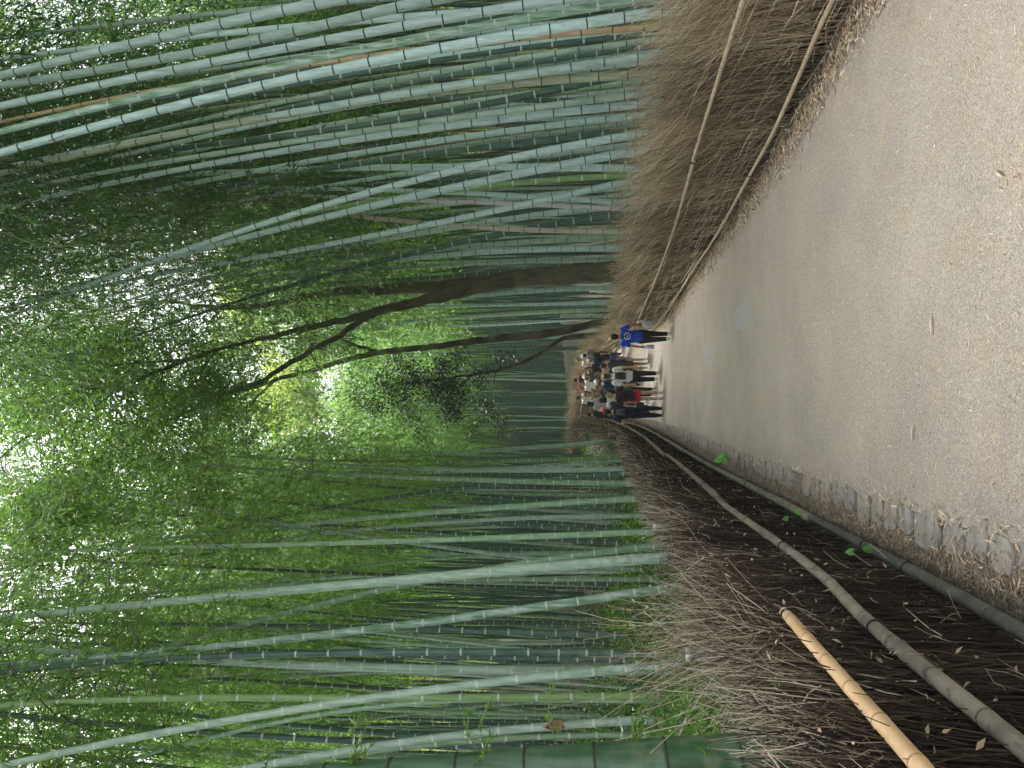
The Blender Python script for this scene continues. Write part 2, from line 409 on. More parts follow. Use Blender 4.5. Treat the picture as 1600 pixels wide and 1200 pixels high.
def stone_in(Y): return np.interp(Y, [-6, 0, 3.55, 5.1, 9.8, 23.4, 32, 37, 40, 42, 43.5, 44], [-.73, -.72, -.725, -.775, -.91, -1.17, -1.3, -1.35, -1.75, -3.3, -5.3, -5.7])
b = MB(); b.add(*ribbon(lambda y: stone_in(y)-.02, lambda y: xr(y)-.12, .012, ys, ts))
tag(b.obj('path', PATH), None, None, kind='structure')
b = MB(); b.add(*ribbon(lambda y: xl(y)-.2, lambda y: stone_in(y)+.0, .006, np.arange(-3, 43.6, .3), np.linspace(0, 1, 5)))
tag(b.obj('dirt_verge', DIRT), None, None, kind='structure')
b = MB(); b.add(*ribbon(lambda y: xr(y)-.14, lambda y: xr(y)+.3, .008, np.arange(0, 46, .3), np.linspace(0, 1, 4)))
tag(b.obj('dirt_verge', DIRT), None, None, kind='structure')
# smooth repair patches in the path
PATCH = simple('repair_mortar', (.30, .29, .285), .8, .08, 8)
for (px, py, rx_, ry_) in ((1153, 494, .19, .62), (1103, 553, .16, .9)):
    Yc = HC*F/(px-940); c = P(px, py, Yc)
    me = bpy.data.meshes.new('repair_patch'); bm = bmesh.new()
    vs = [bm.verts.new((c[0]+rx_*math.cos(a)*(1+.12*math.sin(3*a+px)), Yc+ry_*math.sin(a)*(1+.1*math.cos(2*a)), gz(Yc)+.016)) for a in np.linspace(0, 2*PI, 28, endpoint=False)]
    bm.faces.new(vs); bm.to_mesh(me); bm.free(); me.materials.append(PATCH)
    tag(link('repair_patch', me), None, None, kind='structure')

# ------------------------------------------------------------------ dry leaves and straw lying about
def litter(n, fx, fy, ln, wd, zup, tl, name, lab, sparse=False):
    Y = fy(n); X = fx(Y, n); z = gz(Y)
    a = rng.uniform(0, 2*PI, n); L = rng.uniform(*ln, n); W = rng.uniform(*wd, n)
    D = np.stack([np.cos(a), np.sin(a), rng.normal(0, .22, n)*(0.3 if sparse else 1)], -1); D = norm(D)
    side = norm(np.stack([-np.sin(a), np.cos(a), rng.normal(0, .35, n)], -1))
    C = np.stack([X, Y, z+zup(n)], -1)
    up = np.array([0, 0, 1.0])
    t = [-.5, -.17, .17, .5]; wv = [.15, 1, .8, .08]; lift = [.0, .12, .1, .0]
    cur = rng.uniform(-.6, 1, n)[:, None]
    V = np.stack([C+D*(L*q)[:, None]+s*side*(W*w_*.5)[:, None]+up*(L[:, None]*l_*cur) for q, w_, l_ in zip(t, wv, lift) for s in (-1, 1)], 1)
    base = (np.arange(n)*8)[:, None, None]; k = np.arange(3)[None, :, None]*2
    Q = (base+k+np.array([0, 1, 3, 2])[None, None]).reshape(-1, 4)
    b = MB(); b.add(V.reshape(-1, 3), Q, 0, np.repeat(np.clip(rng.normal(tl, .2, n), 0, 1), 8))
    o = b.obj(name, LITTER, smooth=False)
    return tag(o, lab, 'dry leaves', kind='stuff')
def near_y(a, c, p=2.2): return lambda n: a+(c-a)*rng.uniform(0, 1, n)**p
litter(9000, lambda Y, n: xr(Y)-.12+rng.normal(0, .10, n)-np.abs(rng.normal(0, .05, n)), near_y(4.5, 30, 1.5), (.03, .10), (.006, .016), lambda n: rng.uniform(.015, .06, n), .62, 'dry_leaves', 'strip of dry bamboo leaves along the foot of the straw fence')
litter(5200, lambda Y, n: xl(Y)+(stone_in(Y)-.10-xl(Y))*rng.uniform(0, 1.1, n), near_y(2.5, 24, 1.5), (.02, .085), (.003, .011), lambda n: rng.uniform(.008, .03, n), .45, 'dry_leaves', 'dry leaves and straw on the dirt beside the edging stones')
litter(500, lambda Y, n: stone_in(Y)+rng.normal(.0, .04, n), near_y(2.8, 20, 1.8), (.03, .09), (.005, .013), lambda n: rng.uniform(.02, .045, n), .68, 'dry_leaves', 'straw caught along the path side of the edging stones')
litter(2300, lambda Y, n: stone_in(Y)+(xr(Y)-stone_in(Y))*rng.uniform(0, 1, n), near_y(3, 22, 1.9), (.012, .06), (.003, .009), lambda n: rng.uniform(.014, .02, n), .72, 'dry_leaves', 'thin bits of straw scattered over the pale path', True)
def heap(n, px, py, s):
    Yc = HC*F/(px-940); c = P(px, py, Yc)
    return litter(n, lambda Y, n: c[0]+rng.normal(0, s, n), lambda n: Yc+rng.normal(0, s, n), (.02, .06), (.004, .010), lambda n: rng.uniform(.014, .03, n), .72, 'dry_leaves', 'small heap of straw on the path near the stones', True)
heap(420, 1590, 745, .07)
# single long straws
for i, (px, py, an, L, lab) in enumerate(((1525, 273, .6, .085, 'short pale flat straw lying alone on the bare path'), (1403, 675, 1.7, .10, 'dark-tipped straw lying on the path towards the stones'),
                            (1430, 508, 1.5, .12, 'straight cream straw lying in the middle of the path'))):
    Yc = HC*F/(px-940); c = P(px, py, Yc)
    b = MB(); dx, dy = math.sin(an)*L/2, math.cos(an)*L/2
    k = np.array([[c[0]-dx, Yc-dy, .022], [c[0], Yc, .026], [c[0]+dx, Yc+dy, .022]])
    b.add(*tube(k, [.004, .008, .003], 6), 0, .95)
    tag(b.obj('straw', LITTER), lab, 'straw')

# ------------------------------------------------------------------ edging stones
Yc = 3.15; k = 0; stones = []
while Yc < 25 and len(stones) < 96:
    d = random.choice([.22, .26, .30, .34, .38])*random.uniform(.9, 1.1)
    wdt = random.uniform(.17, .23)+.006*min(Yc-3, 6)
    if not (Yc > 5 and random.random() < .08): stones.append((Yc, d, wdt))
    Yc += d+random.uniform(.018, .045)
ORD = ['first', 'second', 'third', 'fourth', 'fifth', 'sixth', 'seventh', 'eighth', 'ninth', 'tenth', 'eleventh', 'twelfth', 'thirteenth', 'fourteenth', 'fifteenth', 'sixteenth', 'seventeenth', 'eighteenth', 'nineteenth', 'twentieth']
TENS = ['', '', 'twenty', 'thirty', 'forty', 'fifty', 'sixty', 'seventy', 'eighty', 'ninety']
def ordinal(i):
    if i < 20: return ORD[i]
    q, r_ = divmod(i+1, 10)
    return (TENS[q][:-1]+'ieth') if r_ == 0 else TENS[q]+'-'+ORD[r_-1]
for i, (Yc, d, wdt) in enumerate(stones):
    bm = bmesh.new(); xs_ = stone_in(Yc+d/2)-wdt/2+.01
    n = 14; top = []; bot = []; mid = []
    jit = [random.uniform(.90, 1.05) for _ in range(n)]; sk = random.uniform(-.02, .02)
    for q in range(n):
        a = 2*PI*q/n; ca, sa = math.cos(a), math.sin(a)
        e = 3.6; rr = (abs(ca)**e+abs(sa)**e)**(-1/e)*jit[q]
        x = ca*rr*wdt/2; y = sa*rr*d/2
        top.append(bm.verts.new((x*.94, y*.92+sk*x*4, .022+random.uniform(-.005, .004)))); mid.append(bm.verts.new((x, y+sk*x*4, .018))); bot.append(bm.verts.new((x*1.02, y*1.02+sk*x*4, -.04)))
    c0 = bm.verts.new((0, 0, .023))
    for q in range(n):
        r_ = (q+1) % n
        bm.faces.new((c0, top[q], top[r_])); bm.faces.new((top[q], mid[q], mid[r_], top[r_])); bm.faces.new((mid[q], bot[q], bot[r_], mid[r_]))
    bmesh.ops.recalc_face_normals(bm, faces=bm.faces)
    me = bpy.data.meshes.new('edging_stone'); bm.to_mesh(me); bm.free(); me.materials.append(STONE)
    for p in me.polygons: p.use_smooth = True
    o = link('edging_stone', me); o.location = (xs_, Yc+d/2, gz(Yc)-random.uniform(0, .012)); o.rotation_euler = (random.uniform(-.05, .05), random.uniform(-.06, .06), random.uniform(-.12, .12))
    look = 'large flat' if d > .31 else 'small flat' if d < .25 else 'flat'
    tag(o, f'{look} grey edging stone, {ordinal(i)} in its row counted from the camera', 'stone', 'flat stones edging the path')

# ------------------------------------------------------------------ fences
def fence_frame(poly):
    poly = np.asarray(poly, float); d = np.linalg.norm(np.diff(poly, axis=0), axis=1); s = np.concatenate([[0], np.cumsum(d)])
    return lambda q: (np.stack([np.interp(q, s, poly[:, 0]), np.interp(q, s, poly[:, 1])], -1)), s[-1]
yy = np.concatenate([np.arange(0, 37.1, 1.0), [38, 39, 40, 41, 42, 43, 43.8, 44.4, 45, 45.5, 46, 46.5, 47]])
polyR = np.stack([xr(yy)+.02, yy], -1)
yl = np.concatenate([np.arange(-1, 41.1, 1.0), [41.5, 42, 42.7, 43.5]])
polyL = np.stack([xl(yl)-.02, yl], -1)

def twigs(b, at, smax, n, sden, side, zb, ln, rad, lean, along, bend, tint, thick=.16, seg=4, sides=3, patchy=1.0):
    """n thin rods standing along the fence; side = direction (sign) of the path seen from the fence"""
    s = sden(n); p = at(s); q = at(np.minimum(s+.05, smax)); q0 = at(np.maximum(s-.05, 0)); tv = q-q0; tv = tv/np.maximum(np.linalg.norm(tv, axis=1, keepdims=True), 1e-6)
    nv = np.stack([tv[:, 1], -tv[:, 0]], -1)*side
    L = ln(n); z0 = zb(n); r0 = rad(s, n); off = rng.uniform(-thick, 0.02, n)
    la = lean(n); al = along(n); be = bend(n)
    t = np.linspace(0, 1, seg)
    base = np.zeros((n, seg, 3))
    lat = off[:, None]+la[:, None]*L[:, None]*t+be[:, None]*L[:, None]*t**2.2
    fw = al[:, None]*L[:, None]*(t+.5*t**2)
    base[..., 0] = p[:, None, 0]+nv[:, None, 0]*lat+tv[:, None, 0]*fw
    base[..., 1] = p[:, None, 1]+nv[:, None, 1]*lat+tv[:, None, 1]*fw
    base[..., 2] = gz(p[:, 1])[:, None]+z0[:, None]+L[:, None]*t*np.sqrt(np.clip(1-(la+be)**2-al**2*1.5, .2, 1))[:, None]
    base += rng.normal(0, .006, base.shape)*np.array([1, 1, .3])
    R = r0[:, None]*np.linspace(1, .45, seg)[None]
    V, Q = tubes(base, R, sides)
    wv_ = .09*np.sin(s*3.1+1)+.08*np.sin(s*7.7+z0*3)+.07*np.sin(s*1.3+z0*2)+.06*np.sin(s*17)
    ti = np.repeat(np.clip((tint(n, z0, L)+wv_*patchy)[:, None]+np.linspace(-.05, .12, seg)[None], 0, 1), sides, axis=1)
    b.add(V, Q, 0, ti.ravel())
def backing(poly, off, h, th, side):
    b = MB(); p = np.asarray(poly); tv = np.gradient(p, axis=0); tv /= np.linalg.norm(tv, axis=1, keepdims=True); nv = np.stack([tv[:, 1], -tv[:, 0]], -1)*side
    a = p-nv*off; c = p-nv*(off+th); z = gz(p[:, 1])
    rows = [np.column_stack([a, z-.05]), np.column_stack([a, z+h]), np.column_stack([c, z+h]), np.column_stack([c, z-.05])]
    n = len(p); V = np.concatenate(rows); Q = []
    for k in range(4):
        k2 = (k+1) % 4
        for i in range(n-1): Q.append((k*n+i, k*n+i+1, k2*n+i+1, k2*n+i))
    b.add(V, Q); return b
def pole(parent, pts, r, m, joint=None, name='rail', nodes=True, wob=.012, sides=12, inter=.42, taper=.85):
    """a bamboo pole along pts with swollen joints"""
    L = np.sum(np.linalg.norm(np.diff(np.asarray(pts), axis=0), axis=1)); n = max(8, int(L/.05))
    p = spline(pts, n); s = np.concatenate([[0], np.cumsum(np.linalg.norm(np.diff(p, axis=0), axis=1))])
    rr = r*np.linspace(1, taper, n)
    out_p = []; out_r = []; mi = []
    nd = np.arange(random.uniform(.08, .3), s[-1], inter)
    q = np.unique(np.concatenate([s]+[[k-.02, k-.005, k, k+.006, k+.02] for k in nd]+[[0]])); q = q[(q >= 0) & (q <= s[-1])]
    pp = np.stack([np.interp(q, s, p[:, i]) for i in range(3)], -1); rq = np.interp(q, s, rr)
    dist = np.min(np.abs(q[:, None]-nd[None]), axis=1) if len(nd) else np.full(len(q), 9)
    rq = rq*np.where(dist < .0075, 1.07, np.where(dist < .022, 1.03, 1))
    b = MB(); V, Q = tube(pp, rq, sides); rows = np.repeat(np.arange(len(Q)//sides), sides)
    dd = np.concatenate([[9], dist, [9]]); mid = np.minimum(dd[:-1], dd[1:])
    nb_ = ((dd[:-1] < .0075) & (dd[1:] < .0075)).astype(int)
    b.add(V, Q, np.repeat(nb_, sides)[:len(Q)])
    return b.obj(name, [m, joint or JOINT], parent), p, rr
JOINT_T = simple('tan_joint', (.24, .17, .11), .6)
JOINT = simple('pole_joint', (.07, .06, .05), .7)
def tie(parent, c, d, r):
    d = norm(np.asarray(d, float)); u = norm(np.cross(d, [0, 0, 1.0])); v = np.cross(d, u)
    a = np.linspace(0, 2*PI, 17); k = np.asarray(c)+r*(np.cos(a)[:, None]*u+np.sin(a)[:, None]*v)
    b = MB(); b.add(*tube(k, .005, 6, False)); return b.obj('tie', WIRE, parent)

# --- straw fence on the open side of the path, curving round across the end of the view
fR = empty('brushwood_fence', (0, 0, 0), 'straw-coloured brushwood fence curving across the far end of the path, tan bamboo rails', 'fence')
atR, sR = fence_frame(polyR)
def denR(n):
    s = 3.5+(sR-3.5)*rng.uniform(0, 1, n)**1.75
    return s
b = MB()
def radR(s, n): return rng.uniform(.0019, .0040, n)*np.clip(s/6.5, 1, 3.6)
clr = lambda n: rng.normal(0, 1, n)
def tintR(n, z0, L): return np.clip(.50+.20*rng.normal(size=n)-.06*(z0 < .12)+.08*(z0 > .7), .03, 1)  # higher twigs paler, light from above put into the tint
twigs(b, atR, sR, 17000, denR, -1, lambda n: rng.uniform(0, .55, n), lambda n: rng.uniform(.5, .95, n), radR, lambda n: rng.normal(.02, .07, n), lambda n: rng.normal(.02, .12, n), lambda n: rng.normal(.02, .06, n), tintR, patchy=1.2)
twigs(b, atR, sR, 16000, denR, -1, lambda n: rng.uniform(.5, 1.0, n), lambda n: rng.uniform(.4, .8, n), radR, lambda n: rng.normal(.05, .12, n), lambda n: rng.normal(.12, .20, n), lambda n: rng.normal(.10, .12, n), lambda n, z, L: np.clip(.52+.17*rng.normal(size=n), .05, 1), thick=.3)
twigs(b, atR, sR, 2600, denR, -1, lambda n: rng.uniform(.85, 1.15, n), lambda n: rng.uniform(.5, .95, n), lambda s, n: radR(s, n)*.8, lambda n: rng.normal(.05, .2, n), lambda n: rng.normal(.22, .25, n), lambda n: rng.normal(.08, .15, n), lambda n, z, L: np.clip(.58+.17*rng.normal(size=n), .05, 1), thick=.35, seg=5)
twigs(b, atR, sR, 2600, denR, -1, lambda n: rng.uniform(.0, .9, n), lambda n: rng.uniform(.15, .45, n), lambda s, n: radR(s, n)*.9, lambda n: rng.normal(.3, .3, n), lambda n: rng.normal(0, .5, n), lambda n: rng.normal(.1, .2, n), lambda n, z, L: np.clip(.72+.2*rng.normal(size=n), .05, 1), thick=.03)
o = b.obj('brush', TWIG_R, fR); o['kind'] = 'stuff'
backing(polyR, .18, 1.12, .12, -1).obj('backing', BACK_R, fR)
def railpts(poly_f, ys, off, zs): return [np.array([poly_f(y)+off, y, gz(y)+z]) for y, z in zip(ys, zs)]
segs = [([3.2, 5.7, 7.9, 8.9], [.93, .91, .94, .93], .024, .026), ([8.8, 10.7, 13, 16, 18.5], [.92, .88, .85, .84, .86], .027, .02), ([18.4, 21, 23, 26, 30], [.86, .88, .86, .89, .88], .024, .02), ([30, 33, 36, 38.3], [.88, .84, .86, .84], .024, .02)]
for ys_, zs_, r, _ in segs:
    o, pth, rr = pole(fR, railpts(xr, ys_, -.085, zs_), r*.88, RAIL_TAN, JOINT_T)
    tie(o, pth[1], pth[2]-pth[0], r*1.12); tie(o, pth[-2], pth[-1]-pth[-3], r*1.0)
segs = [([3.2, 5.7, 7.0, 8.1, 9.4], [.28, .265, .245, .225, .21], .024), ([9.3, 11.2, 13, 15.5, 18], [.21, .19, .185, .21, .20], .024), ([17.9, 20, 24.3, 29], [.20, .20, .2, .22], .023), ([29, 33, 36, 38.3], [.22, .25, .2, .2], .023)]
for ys_, zs_, r in segs:
    o, pth, rr = pole(fR, railpts(xr, ys_, -.10, zs_), r*.88, RAIL_TAN if ys_[0] < 17 else RAIL_GREY, JOINT_T)
    tie(o, pth[1], pth[2]-pth[0], r*1.12)
for z in (.78, .28):
    pts = [np.array([x, y-.12, gz(y)+z]) for x, y in ((1.1, 38.5), (.6, 39.95), (-.4, 41.9), (-1.7, 43.65), (-3.2, 44.85), (-6, 45.85))]
    pole(fR, pts, .032, RAIL_GREY)

# --- dark brushwood fence beside the stones
fL = empty('brushwood_fence', (0, 0, 0), 'dark brown brushwood fence beside the edging stones, thick weathered rails, pale frayed top', 'fence')
atL, sL = fence_frame(polyL)
def denL(n): return .9+(sL-.9)*rng.uniform(0, 1, n)**2.3
b = MB()
def radL(s, n): return rng.uniform(.0020, .0044, n)*np.clip(s/8, .9, 3.2)
twigs(b, atL, sL, 19000, denL, 1, lambda n: rng.uniform(-.02, .75, n), lambda n: rng.uniform(.35, .85, n), radL, lambda n: rng.normal(-.02, .04, n), lambda n: rng.normal(.03, .10, n), lambda n: rng.normal(0, .03, n), lambda n, z, L: np.clip(.22+.14*rng.normal(size=n)+.1*np.clip(z-.5, 0, 1), 0, .75), patchy=.5)
twigs(b, atL, sL, 15000, denL, 1, lambda n: rng.uniform(.7, 1.05, n), lambda n: rng.uniform(.25, .55, n), radL, lambda n: rng.normal(-.02, .10, n), lambda n: rng.normal(.02, .14, n), lambda n: rng.normal(0, .09, n), lambda n, z, L: np.clip(.30+.16*rng.normal(size=n)+.9*np.clip(z-.82, 0, 1), 0, 1), thick=.24, patchy=.6)  # paler towards the top, here and below: light from above put into the tint
twigs(b, atL, sL, 4600, denL, 1, lambda n: rng.uniform(1.05, 1.33, n), lambda n: rng.uniform(.12, .34, n), lambda s, n: radL(s, n)*.75, lambda n: rng.normal(-.05, .25, n), lambda n: rng.normal(0, .32, n), lambda n: rng.normal(0, .2, n), lambda n, z, L: np.clip(.86+.13*rng.normal(size=n), 0, 1), thick=.3)
twigs(b, atL, sL, 1400, denL, 1, lambda n: rng.uniform(.0, 1.2, n), lambda n: rng.uniform(.05, .2, n), lambda s, n: radL(s, n)*.7, lambda n: rng.normal(.1, .3, n), lambda n: rng.normal(0, .5, n), lambda n: rng.normal(0, .2, n), lambda n, z, L: np.clip(.62+.2*rng.normal(size=n), 0, 1), thick=.0)
# taller frayed bunch of dead branches
twigs(b, atL, sL, 520, lambda n: np.clip(rng.normal(5.15, .42, n), 3.9, 6.4), 1, lambda n: rng.uniform(.7, 1.25, n), lambda n: rng.uniform(.35, .95, n), lambda s, n: rng.uniform(.0014, .0034, n), lambda n: -.05-np.abs(rng.normal(0, .2, n)), lambda n: rng.normal(-.05, .32, n), lambda n: rng.normal(-.05, .25, n), lambda n, z, L: np.clip(.74+.16*rng.normal(size=n), 0, 1), thick=.35, seg=6)
farL = lambda n: rng.uniform(24, min(sL, 45), n)
twigs(b, atL, sL, 1500, farL, 1, lambda n: rng.uniform(.6, 1.3, n), lambda n: rng.uniform(.4, 1.1, n), lambda s, n: rng.uniform(.004, .009, n), lambda n: rng.normal(-.1, .25, n), lambda n: rng.normal(0, .35, n), lambda n: rng.normal(0, .2, n), lambda n, z, L: np.clip(.42+.16*rng.normal(size=n), 0, 1), thick=.4)
o = b.obj('brush', TWIG_L, fL); o['kind'] = 'stuff'
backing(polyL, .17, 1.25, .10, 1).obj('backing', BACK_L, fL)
# curled dry leaves stuck in the brush
n = 800; s = denL(n); p = atL(s); z = rng.uniform(.1, 1.45, n)**.7; C = np.column_stack([p[:, 0]+.03+rng.uniform(-.02, .03, n), p[:, 1], gz(p[:, 1])+z])
b = MB(); D = norm(rng.normal(size=(n, 3))); b.add(*leaf_quads(C, D, rng.uniform(.02, .055, n), rng.uniform(.008, .02, n)), 0, np.repeat(np.clip(rng.normal(.68, .2, n), 0, 1), 4))
o = b.obj('dry_leaf', LITTER, fL); o['kind'] = 'stuff'
up = [([1.0, 2.2, 3.5, 4.5, 5.6, 7.9, 9.0], [.73, .74, .77, .70, .68, .71, .67], .033), ([8.8, 9.6, 11, 13.6, 16], [.68, .66, .64, .60, .62], .039), ([16, 19, 23, 28], [.68, .7, .7, .7], .04), ([28, 34, 39], [.7, .7, .7], .04)]
for ys_, zs_, r in up:
    o, pth, rr = pole(fL, railpts(xl, ys_, .02, zs_), r, RAIL_GREY, inter=.36)
    for q in (len(pth)//3, len(pth)*2//3): tie(o, pth[q], pth[q+1]-pth[q-1], rr[q]*1.12)
lo = [([1.0, 3.2, 4.8, 5.6, 7.2], [.20, .18, .14, .12, .09], .040), ([7.1, 8.2, 10, 14, 17], [.12, .10, .11, .12, .15], .045), ([17, 20, 24, 28], [.17, .2, .2, .2], .045), ([28, 34, 39], [.2, .2, .2], .04)]
for i, (ys_, zs_, r) in enumerate(lo):
    o, pth, rr = pole(fL, railpts(xl, ys_, .03, zs_), r*.95, RAIL_DARK if i == 0 else RAIL_GREY, inter=.5)
    for q in (len(pth)//2, len(pth)*3//4): tie(o, pth[q], pth[q+1]-pth[q-1], rr[q]*1.12)
o, pth, rr = pole(fL, [np.array([xl(y)+.02, y, z]) for y, z in ((.8, 1.03), (1.6, 1.06), (2.2, 1.08), (3.0, 1.095), (3.72, 1.10))], .031, RAIL_YEL, simple('yellow_joint', (.36, .22, .11), .6), inter=.27, taper=.8)
o['label'] = 'pale yellow new bamboo rail with a cut end'
tie(o, pth[-2], pth[-1]-pth[-3], rr[-1]*1.12)
for (px, py, Y, r, z1) in ((1072, 1024, 4.25, .035, 0), (1021, 824, 7.8, .035, 0), (1010, 785, 10.2, .04, 0), (993, 757, 12.6, .04, 0), (978, 712, 17.5, .05, 0), (950, 679, 25, .06, 0)):
    c = P(px, py, Y); q = np.array([c[0], Y, 0]); g = hz(q[0], Y)
    b = MB(); b.add(*tube([(c[0], Y, g-.1), (c[0], Y, c[2]-.03)], r, 14)); o = b.obj('post', POST, fL)
    b = MB(); b.add(*tube([(c[0], Y, c[2]-.03), (c[0], Y, c[2]-.01), (c[0], Y, c[2])], [r*1.1, r*1.1, r*.95], 14)); b.obj('cap', CAP, o)

# small ivy plants at the foot of the dark fence
IVY = leaf_mat('ivy_leaf', (.06, .17, .04), (.12, .30, .07), (.15, .35, .08), .3)
def heart(b, c, nrm, s, t):
    nrm = norm(np.asarray(nrm, float)); u = norm(np.cross(nrm, [.1, .2, 1.0])); v = np.cross(nrm, u)
    sh = [(0, -.05), (.3, .2), (.5, -.1), (.42, -.5), (0, -1)]
    L = [c+s*(x*u+y*v) for x, y in sh]; R = [c+s*(-x*u+y*v) for x, y in sh]
    ctr = c+nrm*s*.05
    V = [ctr]+L+R[1:4]
    b.add(V, [(0, 1, 2, 3), (0, 3, 4, 5), (0, 5, 8, 7), (0, 7, 6, 1)], 0, t)
def ivy(pos, leaves, label):
    root = empty('ivy_plant', pos[0], label, 'ivy', 'ivy plants at the dark fence')
    b = MB(); sb = MB(); o0 = np.asarray(pos[0])
    for (p, s) in leaves:
        p = np.asarray(p)-o0; heart(b, p, (.5+random.uniform(-.2, .2), -.6, .5), s, random.uniform(.3, 1))
        sb.add(*tube(spline([(0, 0, 0), p*.5+np.array([.02, 0, .01]), p], 7), .002, 5))
    b.obj('leaf', IVY, root, False)['kind'] = 'stuff'; sb.obj('stem', IVY, root)
for i, (pts, Y, s, lab) in enumerate((([(1333, 862), (1360, 858)], 5.3, .055, 'two heart-shaped bright green ivy leaves hanging over the thick low rail'), ([(1231, 810), (1251, 800)], 6.6, .05, 'pair of small ivy leaves on the low rail, farther along'))):
    lv = [(P(a, c, Y-.0), s) for a, c in pts]
    root = P(pts[0][0]+22, pts[0][1]+3, Y)
    ivy([tuple(root)], lv, lab)
Y = 9.2
ivy([tuple(P(1140, 718, Y))], [(P(1122+random.uniform(0, 18), 710+random.uniform(0, 12), Y+random.uniform(-.3, .3)), random.uniform(.04, .07)) for _ in range(16)], 'small clump of ivy between the low rail and the stones')

# ------------------------------------------------------------------ bamboo
def culm_mesh(name, path, H, r0, m, ring, ringw=.014, sides=10, coarse=False, i0=None):
    """path(z) -> (x, y) for z in 0..H (local). Stem with ridged nodes; the band at each node is its own face strip"""
    z = 0.0; nd = []
    il = .14+.06*random.random(); mx = i0 or random.uniform(.29, .37)
    while z < H-.1:
        nd.append(z); z += il; il = min(mx, il*1.11)
    nd = np.array(nd[1:])
    if coarse: q = np.concatenate([np.stack([nd-ringw, nd], -1).ravel()])
    else: q = np.concatenate([np.stack([nd-ringw-.004, nd-ringw, nd, nd+.012, nd+.05], -1).ravel()])
    q = np.unique(np.clip(np.concatenate([[-.15, 0], q, [H]]), -.15, H))
    dist = np.min(np.abs(q[:, None]-nd[None]), axis=1)
    x, y = path(np.maximum(q, 0))
    r = r0*np.clip(1-(np.maximum(q, 0)/H)**1.6, .05, 1)*(1+.10*np.exp(-np.maximum(q, 0)/.5))
    isn = np.zeros(len(q), bool)
    for k in nd:
        isn |= np.isclose(q, k)
    if not coarse: r = np.where(isn, r*1.055, r)
    pts = np.stack([x, y, q], -1)
    V, Q = tubes(pts[None], r[None], sides)
    strip = (np.roll(isn, -1)[:-1]).astype(int)
    # only the narrow strip that ends at a node is a ring
    wid = np.diff(q); strip = strip*(wid < ringw*1.6)
    me = mesh_np(name, V, Q, [m, ring], np.repeat(strip, sides))
    return me

CROWNS = [crown_mesh('foliage', h=8.6, nb=int(46*f), spread=1.75, seed=s_, clus=16, per=7, leaf=.12, wid=.15) for s_, f in ((1, 1), (2, 1.1), (3, .9), (4, 1))]
CROWNS_SHADED = [crown_mesh('foliage', h=8.6, nb=int(46*f), spread=1.75, seed=s_, clus=16, per=7, leaf=.12, wid=.15, lm=LEAF_SHADED) for s_, f in ((6, 1), (7, 1.1), (8, .95))]
CROWNS_FAR = [crown_mesh('foliage', h=9, nb=36, spread=1.9, seed=s_, clus=13, per=6, leaf=.19, wid=.17, twigs=False) for s_ in (11, 12, 13, 14)]
CROWNS_FAR_SHADED = [crown_mesh('foliage', h=9, nb=36, spread=1.9, seed=s_, clus=13, per=6, leaf=.19, wid=.17, twigs=False, lm=LEAF_SHADED) for s_ in (15, 16, 17)]

def path_fit(pts, Y0, ly):
    """fit X(z) through the traced points; returns path in world coords: f(z) -> x, y and the traced z range"""
    w3 = []
    for (px, py) in pts:
        Y = Y0
        for _ in range(4):
            p = P(px, py, Y); Y = Y0+ly*(max(p[2], 0)/10)**2
        w3.append(p)
    w3 = np.array(w3); zs, X = w3[:, 2], w3[:, 0]
    deg = 1 if len(pts) < 3 else 2
    c = np.polyfit(zs, X, deg); z0, z1 = zs.min(), zs.max()
    sl0 = np.polyval(np.polyder(c), z0); sl1 = np.polyval(np.polyder(c), z1); x0, x1 = np.polyval(c, z0), np.polyval(c, z1)
    def f(z):
        z = np.asarray(z, float); x = np.polyval(c, z)
        x = np.where(z < z0, x0+sl0*.8*(z-z0), x)
        x = np.where(z > z1, x1+sl1*(z-z1)+np.sign(sl1)*.012*(z-z1)**2, x)
        return x, Y0+ly*(np.maximum(z, 0)/10)**2
    return f
def traced(pts, xb, w, kind, ring, side, H=None, Y=None, crown=True, lo=None):
    """a culm that stands behind a fence: xb = distance from the middle of the path, w = its thickness in the photo at the lower point"""
    pts = sorted(pts, key=lambda q: -q[0])
    if Y is None: Y = xb/((600-pts[0][1])/F)
    f = path_fit(pts, Y, rng.uniform(-.6, .5))
    g = 0.0
    for _ in range(5):
        bx, by = f(g); g = float(hz(bx, by))
    bx, by = float(f(g)[0]), float(f(g)[1])
    H = H or random.uniform(13.5, 16.5)
    lo = lo or (random.uniform(4.9, 6.0) if side < 0 else (random.uniform(7.8, 9.2) if pts[0][1] < 270 else random.uniform(6.2, 7.4)))
    # where the pieces seen low down are thickest
    r0 = w*Y/F/2
    root = empty('bamboo', (bx, by, g), None, 'bamboo')
    loc = lambda z: (f(z+g)[0]-bx, f(z+g)[1]-by)
    me = culm_mesh('culm', loc, H, r0, CM[kind], ring, .013 if ring is ring_dark else .022, sides=12)
    link('culm', me, root)
    if crown:
        zc = lo or random.uniform(6.6, 7.6)
        c = link('foliage', random.choice(CROWNS if side < 0 else CROWNS_SHADED), root)
        a = np.array(loc(zc)); e = np.array(loc(H))
        d = Vector((e[0]-a[0], e[1]-a[1], H-zc)).normalized()
        c.location = (a[0], a[1], zc); c.rotation_euler = (Vector((0, 0, 1)).rotation_difference(d).to_matrix() @ Matrix.Rotation(random.uniform(0, 6.28), 3, 'Z')).to_euler()
    return root, (pts[0][1], Y)
